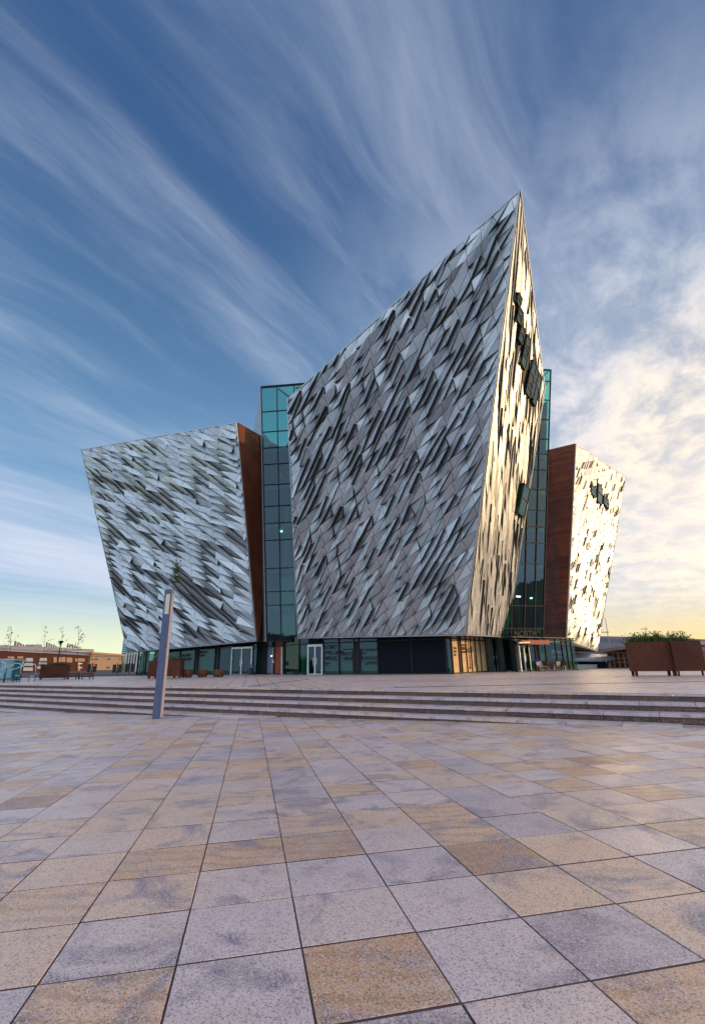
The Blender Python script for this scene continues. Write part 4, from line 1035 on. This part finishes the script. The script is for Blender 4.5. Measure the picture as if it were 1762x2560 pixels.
mb = MB(); mb.prism([ka + V((0, 1.5, .12)), kb + V((-.4, 1.5, .12)), kb + V((-.4, 1.5, KH - .12)), ka + V((0, 1.5, KH - .12))], (0, .2, 0)); mb.build('back_wall', M['tower'], kio)
# tubular handrails
def handrail(pts, r, label):
    root = empty('handrail', pts[0], label, 'handrail', 'tubular handrails on the plaza'); mb = MB(); mb.tube(pts[1], r, 8); mb.build('rail', M['steel'], root, smooth=True)
    for p in pts[2]: mb = MB(); mb.tube([V((p.x, p.y, 0)), p], r * .9, 8); mb.build('post', M['black'], root, smooth=True)
hs = [((-30, 1678), (14, 1655), 'tubular steel handrail in front of the kiosk, cut by the left picture edge'), ((-8, 1680), (54, 1658), 'tubular steel handrail crossing the kiosk corner'), ((14, 1680), (91, 1660), 'tubular steel handrail farthest right, before the brick hall')]
for k, ((x0, y0), (x1, y1), lab) in enumerate(hs):
    Y = 35.0 + 1.2 * k; p = at_y(x0, y0, Y); q = at_y(x1 - 14, y1, Y); e = at_y(x1, y1 + 4, Y); lo_ = at_y(x1 - 1, y1 + 28, Y); l2 = at_y(x1 - 5, y1 + 31, Y); l3 = at_y(x1 - 17, y1 + 31, Y)
    mid = at_y(x1 - 4, y1 + .5, Y)
    handrail((V((q.x, q.y, 0)), [p, p.lerp(q, .5), q, mid, e, lo_, l2, l3], .028, [at_y(x1 - 36, y1 + 21, Y), l3, lo_]), .028, lab) if False else handrail((V((q.x, q.y, 0)), [p, p.lerp(q, .5), q, mid, e, lo_, l2, l3], [p.lerp(q, .55), l3, lo_]), .028, lab)

# brick hall with sawtooth rooflights, cream hall
def img_wall(p0, p1, z0): return None
bz = 7.0
BA, BB = P(-60, 1618, bz), P(240, 1637, bz)
BA.z = BB.z = 0
bt = (BB - BA).normalized(); bn = V((bt.y, -bt.x, 0)); bn = bn if bn.dot(CAMP - BA) > 0 else -bn
bh = empty('brick_hall', (BA + BB) / 2, 'long red brick hall with grey roof and glazed sawtooth rooflights', 'building')
def bp(px, py, o=0.0): return on_wall(px, py, BA, BB) + bn * o
mb = MB(); z = V((0, 0, 1)); TZ = bp(100, 1632).z
mb.hexa([BA, BB, BB - bn * 25, BA - bn * 25], [BA + z * TZ, BB + z * TZ, BB - bn * 25 + z * TZ, BA - bn * 25 + z * TZ]); mb.build('wall', M['brick'], bh)
mb = MB(); r0, r1 = BA + z * TZ + bn * .5, BB + z * TZ + bn * .5
mb.prism([r0, r1, r1 - bn * 8 + z * 1.6, r0 - bn * 8 + z * 1.6], (0, 0, .3)); mb.build('roof', M['greyroof'], bh)
def bwin(px0, px1, y0, y1, slant=0):
    root = MB(); q = [bp(px0 - slant, y1, .12), bp(px1, y1, .12), bp(px1, y0, .12), bp(px0, y0, .12)]
    root.prism(q, bn * .15); o = root.build('window', M['pane_blue'], bh)
    n = 3
    for k in range(1, n):
        f = k / n; mb = MB(); a, b = q[0].lerp(q[3], f) + bn * .2, q[1].lerp(q[2], f) + bn * .2; mb.bar(a, b, .5, .12, hint=bn); mb.build('glazing_bar', M['darkwin'], o)
bwin(64, 81, 1645, 1677, 8); bwin(99, 116, 1645, 1672, 7)
for px0, px1, y0, y1 in ((18, 34, 1641, 1646), (42, 57, 1641, 1646), (133, 141, 1643, 1656), (146, 163, 1643, 1655), (166, 180, 1644, 1656), (187, 211, 1646, 1654), (192, 200, 1656, 1677)):
    mb = MB(); mb.prism([bp(px0, y1, .1), bp(px1, y1, .1), bp(px1, y0, .1), bp(px0, y0, .1)], bn * .15); mb.build('white_panel', M['cream'], bh)
for y in (1658, 1668): mb = MB(); mb.prism([bp(194, y + 2, .3), bp(204, y + 2, .3), bp(204, y, .3), bp(194, y, .3)], bn * .1); mb.build('white_bar', M['white'], bh)
for x0, yt, x1 in ((77, 1602, 112), (151, 1605, 181), (200, 1608, 230)):
    a, b = bp(x0, 1619, -5), bp(x1, 1620, -5); t_ = bp(x0 + 2, yt, -5)
    o = MB(); o.prism([a, b, V((b.x, b.y, b.z + .3)), t_], bn * -.25); ob = o.build('rooflight', M['pane_blue'], bh)
    for k in range(6):
        f = k / 5.5; p_ = a.lerp(b, f); q_ = t_.lerp(V((b.x, b.y, b.z + .3)), f); mb = MB(); mb.bar(p_ + bn * .05, q_ + bn * .05, .22); mb.build('glazing_bar', M['mullion'], ob)
mb = MB(); mb.prism([bp(115, 1621, -4), bp(136, 1621, -4), bp(134, 1611, -4), bp(117, 1611, -4)], bn * -3); mb.build('plant_box', M['greyroof'], bh)
mb = MB(); mb.prism([bp(-60, 1622, -3), bp(252, 1629, -3), bp(252, 1623, -3), bp(-60, 1608, -3)], bn * -2); mb.build('upper_roof', M['greyroof'], bh)
# cream hall
CA = P(222, 1639, bz); CB = on_wall(305, 1638, BA, BB); CA = on_wall(222, 1639, BA, BB) + bn * 1.0; CB = CB + bn * 1.0; CA.z = CB.z = 0
ct = (CB - CA).normalized(); cn = V((ct.y, -ct.x, 0)); cn = cn if cn.dot(CAMP - CA) > 0 else -cn
def cp(px, py, o=0.0): return on_wall(px, py, CA, CB) + cn * o
crm = empty('cream_hall', (CA + CB) / 2, 'cream clad flat roofed hall at the end of the brick hall', 'building')
zt = cp(260, 1637).z; mb = MB(); mb.hexa([CA, CB, CB - cn * 20, CA - cn * 20], [p + z * zt for p in (CA, CB, CB - cn * 20, CA - cn * 20)]); mb.build('wall', M['cream'], crm)
mb = MB(); mb.prism([CA + z * zt + cn * .8 - ct * 1, CB + z * zt + cn * .8 + ct * 3, CB + z * zt - cn * 20 + ct * 3, CA + z * zt - cn * 20], (0, 0, .9)); mb.build('roof', M['tan'], crm)
mb = MB(); mb.prism([cp(228, 1641, .1), cp(303, 1642.5, .1), cp(303, 1640.8, .1), cp(228, 1639, .1)], cn * .1); mb.build('shadow_gap', M['darkwin'], crm)
for x in (231, 237.5, 243, 270.5, 275, 299.5):
    mb = MB(); mb.prism([cp(x - 1.8, 1650, .06), cp(x + 1.8, 1650, .06), cp(x + 1.8, 1646, .06), cp(x - 1.8, 1646, .06)], cn * .12); mb.build('window', M['darkwin'], crm)
for x in (240.5, 268, 273): mb = MB(); mb.prism([cp(x - 1.8, 1670.5, .06), cp(x + 1.8, 1670.5, .06), cp(x + 1.8, 1667, .06), cp(x - 1.8, 1667, .06)], cn * .12); mb.build('window', M['darkwin'], crm)
for x0, x1 in ((239, 247), (250, 262), (264, 277), (279, 287)): mb = MB(); mb.prism([cp(x0, 1691, .06), cp(x1, 1691, .06), cp(x1, 1678, .06), cp(x0, 1678, .06)], cn * .12); mb.build('shop_window', M['darkwin'], crm)
for y0, y1 in ((1637, 1645), (1647, 1654), (1656, 1674)): mb = MB(); mb.prism([cp(304.5, y1, .3), cp(318, y1, .3), cp(318, y0, .3), cp(304.5, y0, .3)], cn * -6); mb.build('end_glazing', M['darkwin'], crm)
for y in (1646, 1655, 1675.5): mb = MB(); mb.prism([cp(304.5, y + .6, .9), cp(320, y + .6, .9), cp(320, y - .8, .9), cp(304.5, y - .8, .9)], cn * -6); mb.build('floor_band', M['cream'], crm)
# glass tower far off and white lattice block behind the left wing
def at_d(px, py, Y): return at_y(px, py, Y)
TY = 600.0; ta, tb_ = at_d(298, 1690, TY), at_d(330, 1690, TY); th_ = at_d(306, 1584, TY).z; th2 = at_d(298, 1598, TY).z
tw = empty('glass_tower', V(((ta.x + tb_.x) / 2, TY, 0)), 'slender teal glass tower far behind the left wing', 'building')
mb = MB(); mb.box(((ta.x + tb_.x) / 2, TY + 8, th2 / 2), (tb_.x - ta.x, 16, th2)); mb.build('shaft', M['tower'], tw)
x2 = at_d(304, 1690, TY).x; mb = MB(); mb.box(((x2 + tb_.x) / 2, TY + 8, (th2 + th_) / 2 + .1), (tb_.x - x2, 14, th_ - th2)); mb.build('upper_shaft', M['tower'], tw)
for k in range(14):
    mb = MB(); zz = th2 * (k + .5) / 14; mb.box(((ta.x + tb_.x) / 2, TY - .3, zz), (tb_.x - ta.x + .4, .6, .9)); mb.build('floor_band', M['tower_line'], tw)
LYD = 120.0; la, lb_ = at_d(312, 1690, LYD), at_d(352, 1690, LYD); lh = at_d(320, 1634, LYD).z
lt = empty('lattice_block', V(((la.x + lb_.x) / 2, LYD, 0)), 'pale block with white balcony lattice behind the left wing', 'building')
mb = MB(); mb.box(((la.x + lb_.x) / 2, LYD + 5, lh / 2), (lb_.x - la.x, 10, lh)); mb.build('wall', M['pane_blue'], lt)
for k in range(8): mb = MB(); mb.box(((la.x + lb_.x) / 2, LYD - .25, lh * (k + .5) / 8), (lb_.x - la.x, .4, lh / 8 * .45)); mb.build('balcony', M['darkwin'], lt)
for k in range(6): mb = MB(); xx = la.x + (lb_.x - la.x) * (k + .3) / 6; mb.box((xx, LYD - .6, lh / 2), (.22, .2, lh)); mb.build('post', M['white'], lt)

# benches beside the hedge planter
for k, (x0, x1, lab) in enumerate(((168, 200, 'dark slatted bench nearer the hedge planter'), (203, 234, 'dark slatted bench at the end of the row, orange tinted'))):
    a, b = at_y(x0, 1696.5, 43.0), at_y(x1, 1696.5, 43.4); a.z = b.z = 0; h_ = at_y(x0, 1681, 43.0).z
    bn_ = empty('slatted_bench', (a + b) / 2, lab, 'bench', 'slatted benches by the hedge planter'); t_ = (b - a).normalized()
    for zz in (0.40, 0.62, 0.85): mb = MB(); mb.bar(a + z * h_ * zz, b + z * h_ * zz, .10, .05, hint=(0, -1, 0)); mb.build('back_slat', M['bench' if k == 0 else 'wood'], bn_)
    for yy in (-.12, -.30, -.48): mb = MB(); mb.bar(a + z * h_ * .34 + V((0, yy, 0)), b + z * h_ * .34 + V((0, yy, 0)), .12, .05, hint=(0, 0, 1)); mb.build('seat_slat', M['bench' if k == 0 else 'wood'], bn_)
    for f in (.06, .94):
        for yy in (0.04, -.5): mb = MB(); p_ = a.lerp(b, f) + V((0, yy, 0)); mb.bar(p_, p_ + z * h_ * (.9 if yy > 0 else .33), .07); mb.build('leg', M['black'], bn_)

# young street trees and street furniture before the brick hall
for k, (px, top, sd_, lab) in enumerate(((27, 1566, 11, 'thin bare young tree by the kiosk, leftmost in the photo'), (112, 1567, 12, 'thin bare young tree above the hedge planter'), (155, 1567, 13, 'thin bare young tree just right of the old street lamp'), (196, 1567, 14, 'thin leafy young tree before the end of the brick hall'))):
    b0 = at_y(px - 3, 1696, 62); b0.z = 0; t0 = at_y(px + 2, top, 62)
    young_tree(b0, t0.z, lab, 'young street trees before the brick hall', spread=.85, leaves=50 if k in (1, 2) else 95, lean=(t0.x - b0.x, 0), low=.42, seed=sd_, size=.10, r0=.045 if k in (0, 3) else .028)
b0 = at_y(139, 1694, 70); b0.z = 0; t0 = at_y(144.5, 1602, 70); sl = empty('street_lamp', b0, 'dark street lamp with flared lantern before the brick hall', 'street lamp')
mb = MB(); mb.tube([b0, V((b0.x, b0.y, t0.z - .6))], .10, 8, r2=.07); mb.build('pole', M['black'], sl)
mb = MB(); mb.lathe(V((b0.x, b0.y, t0.z - .6)), [(.09, 0), (.12, .2), (.34, .45), (.36, .52), (.1, .62)], 12); mb.build('lantern', M['black'], sl)
def traffic_light(px, ytop, Y, red, label, ang=0.0):
    b0 = at_y(px, 1692, Y); b0.z = 0; t0 = at_y(px, ytop, Y).z; r = empty('traffic_light', b0, label, 'traffic light', 'traffic lights at the crossing')
    mb = MB(); mb.tube([b0, b0 + V((0, 0, t0))], .07, 8); mb.build('pole', M['black'], r)
    for s in (-1, 1):
        c = b0 + V((s * .42, -.05, t0 - .75)); mb = MB(); mb.box(c, (.42, .3, 1.15), ang * s); mb.build('signal_head', M['black'], r)
        for kk in range(3): mb = MB(); mb.lathe(c + V((0, -.2, .38 - .36 * kk)), [(.10, -.05), (.12, 0), (.10, .05)], 10); mb.build('lens', M['redlamp'] if (red and kk == 0 and s == 1) else M['darkwin'], r)
    mb = MB(); mb.box(b0 + V((0, 0, t0 - .75)), (.9, .08, .1)); mb.build('bracket', M['black'], r)
traffic_light(228, 1657, 75, True, 'traffic light showing red before the cream hall'); traffic_light(291.5, 1658, 75, False, 'unlit traffic light before the right half of the cream hall'); traffic_light(322, 1656, 75, False, 'unlit traffic light before the pale lattice block')

# ------------------------------------------------------------------ right background
wp = empty('white_pavilion', at_y(1470, 1680, 75), 'low white pavilion with pale roof behind the right wing', 'building')
a, b = at_y(1425, 1680, 57), at_y(1527, 1680, 58); a.z = b.z = 0
wt = (b - a).normalized(); wn = V((wt.y, -wt.x, 0)); wn = wn if wn.dot(CAMP - a) > 0 else -wn
def wpp(px, py, o=0.0): return on_wall(px, py, a, b) + wn * o
ez = wpp(1480, 1650).z
mb = MB(); mb.hexa([a - wn * .6, b - wn * .6, b - wn * 9, a - wn * 9], [p + z * (ez + .3) for p in (a - wn * .6, b - wn * .6, b - wn * 9, a - wn * 9)]); mb.build('back_wall', M['inner_dark'], wp)
mb = MB(); mb.prism([V((wpp(1425, 1680).x, wpp(1425, 1680).y, 0)), V((wpp(1492, 1680).x, wpp(1492, 1680).y, 0)), wpp(1492, 1661), wpp(1425, 1661)], -wn * .2); mb.build('wall', M['white'], wp)
for x0, x1 in ((1428, 1447), (1448, 1461), (1462, 1478), (1479, 1492)): mb = MB(); mb.face([wpp(x0, 1660.5), wpp(x1, 1660.5), wpp(x1, 1654), wpp(x0, 1654)]); mb.build('clerestory_pane', M['glass_low'], wp)
for x0, x1 in ((1494, 1501), (1502, 1509), (1510, 1518)):
    mb = MB(); q0, q1 = wpp(x0, 1679), wpp(x1, 1679); q0.z = q1.z = 0.05; mb.face([q0, q1, wpp(x1, 1657), wpp(x0, 1657)]); mb.build('door_pane', M['kiosk'], wp)
    mb = MB(); mb.bar(V((q0.x, q0.y, 0)), wpp(x0, 1656), .14); mb.build('post', M['mullion'], wp)
mb = MB(); mb.prism([wpp(1425, 1653, .9), wpp(1533, 1646, .9), wpp(1533, 1640, -7) + z * .3, wpp(1425, 1640, -7)], (0, 0, .28)); mb.build('roof', M['trim'], wp)
mb = MB(); mb.prism([wpp(1425, 1653.5, .92), wpp(1490, 1654, .92), wpp(1530, 1649.5, .92), wpp(1530, 1645, .92), wpp(1490, 1649, .92), wpp(1425, 1648.5, .92)], wn * .08); mb.build('fascia', M['greyroof'], wp)
mb = MB(); q0 = wpp(1523, 1679); mb.bar(V((q0.x, q0.y, 0)), wpp(1523, 1650), .5, .4); mb.build('column', M['tan'], wp)
# shed with gridded glazing
s0, s1 = at_y(1526, 1680, 58), at_y(1640, 1680, 52); s0.z = s1.z = 0
st = (s1 - s0).normalized(); sn = V((st.y, -st.x, 0)); sn = sn if sn.dot(CAMP - s0) > 0 else -sn
def shp(px, py, o=0.0): return on_wall(px, py, s0, s1) + sn * o
sh = empty('gridded_shed', (s0 + s1) / 2, 'brown shed with gridded wall panels and a flat overhanging roof behind the rusty planters', 'building')
mb = MB(); hz = shp(1560, 1630).z; mb.hexa([s0, s1, s1 - sn * 8, s0 - sn * 8], [p + z * hz for p in (s0, s1, s1 - sn * 8, s0 - sn * 8)]); mb.build('wall', M['bench'], sh)
mb = MB(); mb.prism([shp(1515, 1632, 1.2), shp(1650, 1612, 1.2), shp(1650, 1612, -8), shp(1515, 1632, -8)], (0, 0, .32)); mb.build('roof', M['tan'], sh)
for zz in (.03, .36, .63, .97): mb = MB(); mb.bar(s0 + z * hz * zz + sn * .05, s1 + z * hz * zz + sn * .05, .09, .08, hint=sn); mb.build('rail', M['tan'], sh)
for k in range(9): mb = MB(); p_ = s0.lerp(s1, k / 8) + sn * .05; mb.bar(p_, p_ + z * hz, .10, .1, hint=sn); mb.build('post', M['tan'], sh)
# masts
def mast(px0, py0, px1, py1, Y, label, spar):
    b0 = at_y(px0, py0, Y); t0 = at_y(px1, py1, Y); b1 = V((b0.x + (b0.x - t0.x) * b0.z / max(.1, t0.z - b0.z), Y, 0)); r = empty('mast', b1, label, 'mast', 'thin masts behind the right wing')
    mb = MB(); mb.tube([b1, t0], .10, 6, r2=.05); mb.build('pole', M['lamp_side'], r)
    c = b1.lerp(t0, spar); mb = MB(); mb.bar(c - V((1.1, 0, 0)), c + V((.3, 0, 0)), .14); mb.build('spar', M['lamp_side'], r)
mast(1524, 1624, 1512, 1546, 95, 'thin leaning mast with a short spar just right of the right wing', .70); mast(1614, 1600, 1613.5, 1566, 110, 'very thin mast above the rusty planter', .93)
# hills
mb = MB(); pts = []
N = 90
prev = None
for k in range(N + 1):
    az = radians(-75 + 150 * k / N); R0 = 5200
    f = k / N; hgt = 60 + 230 * math.exp(-((az - radians(24)) / radians(9)) ** 2) + 130 * math.exp(-((az - radians(45)) / radians(14)) ** 2) + 40 * sin(az * 9) + 25 * sin(az * 23 + 1)
    if az < radians(5): hgt *= 0.45
    p = V((sin(az) * R0, cos(az) * R0, 0)); q = p * 1.12 + V((0, 0, max(25, hgt))); r = p * 1.5
    cur = (p, p.lerp(q, .5) + V((0, 0, hgt * .12)), q, r)
    if prev:
        for m_ in range(3): mb.face([prev[m_], cur[m_], cur[m_ + 1], prev[m_ + 1]])
    prev = cur
tag(mb.build('hills', M['hill'], smooth=True), kind='structure')
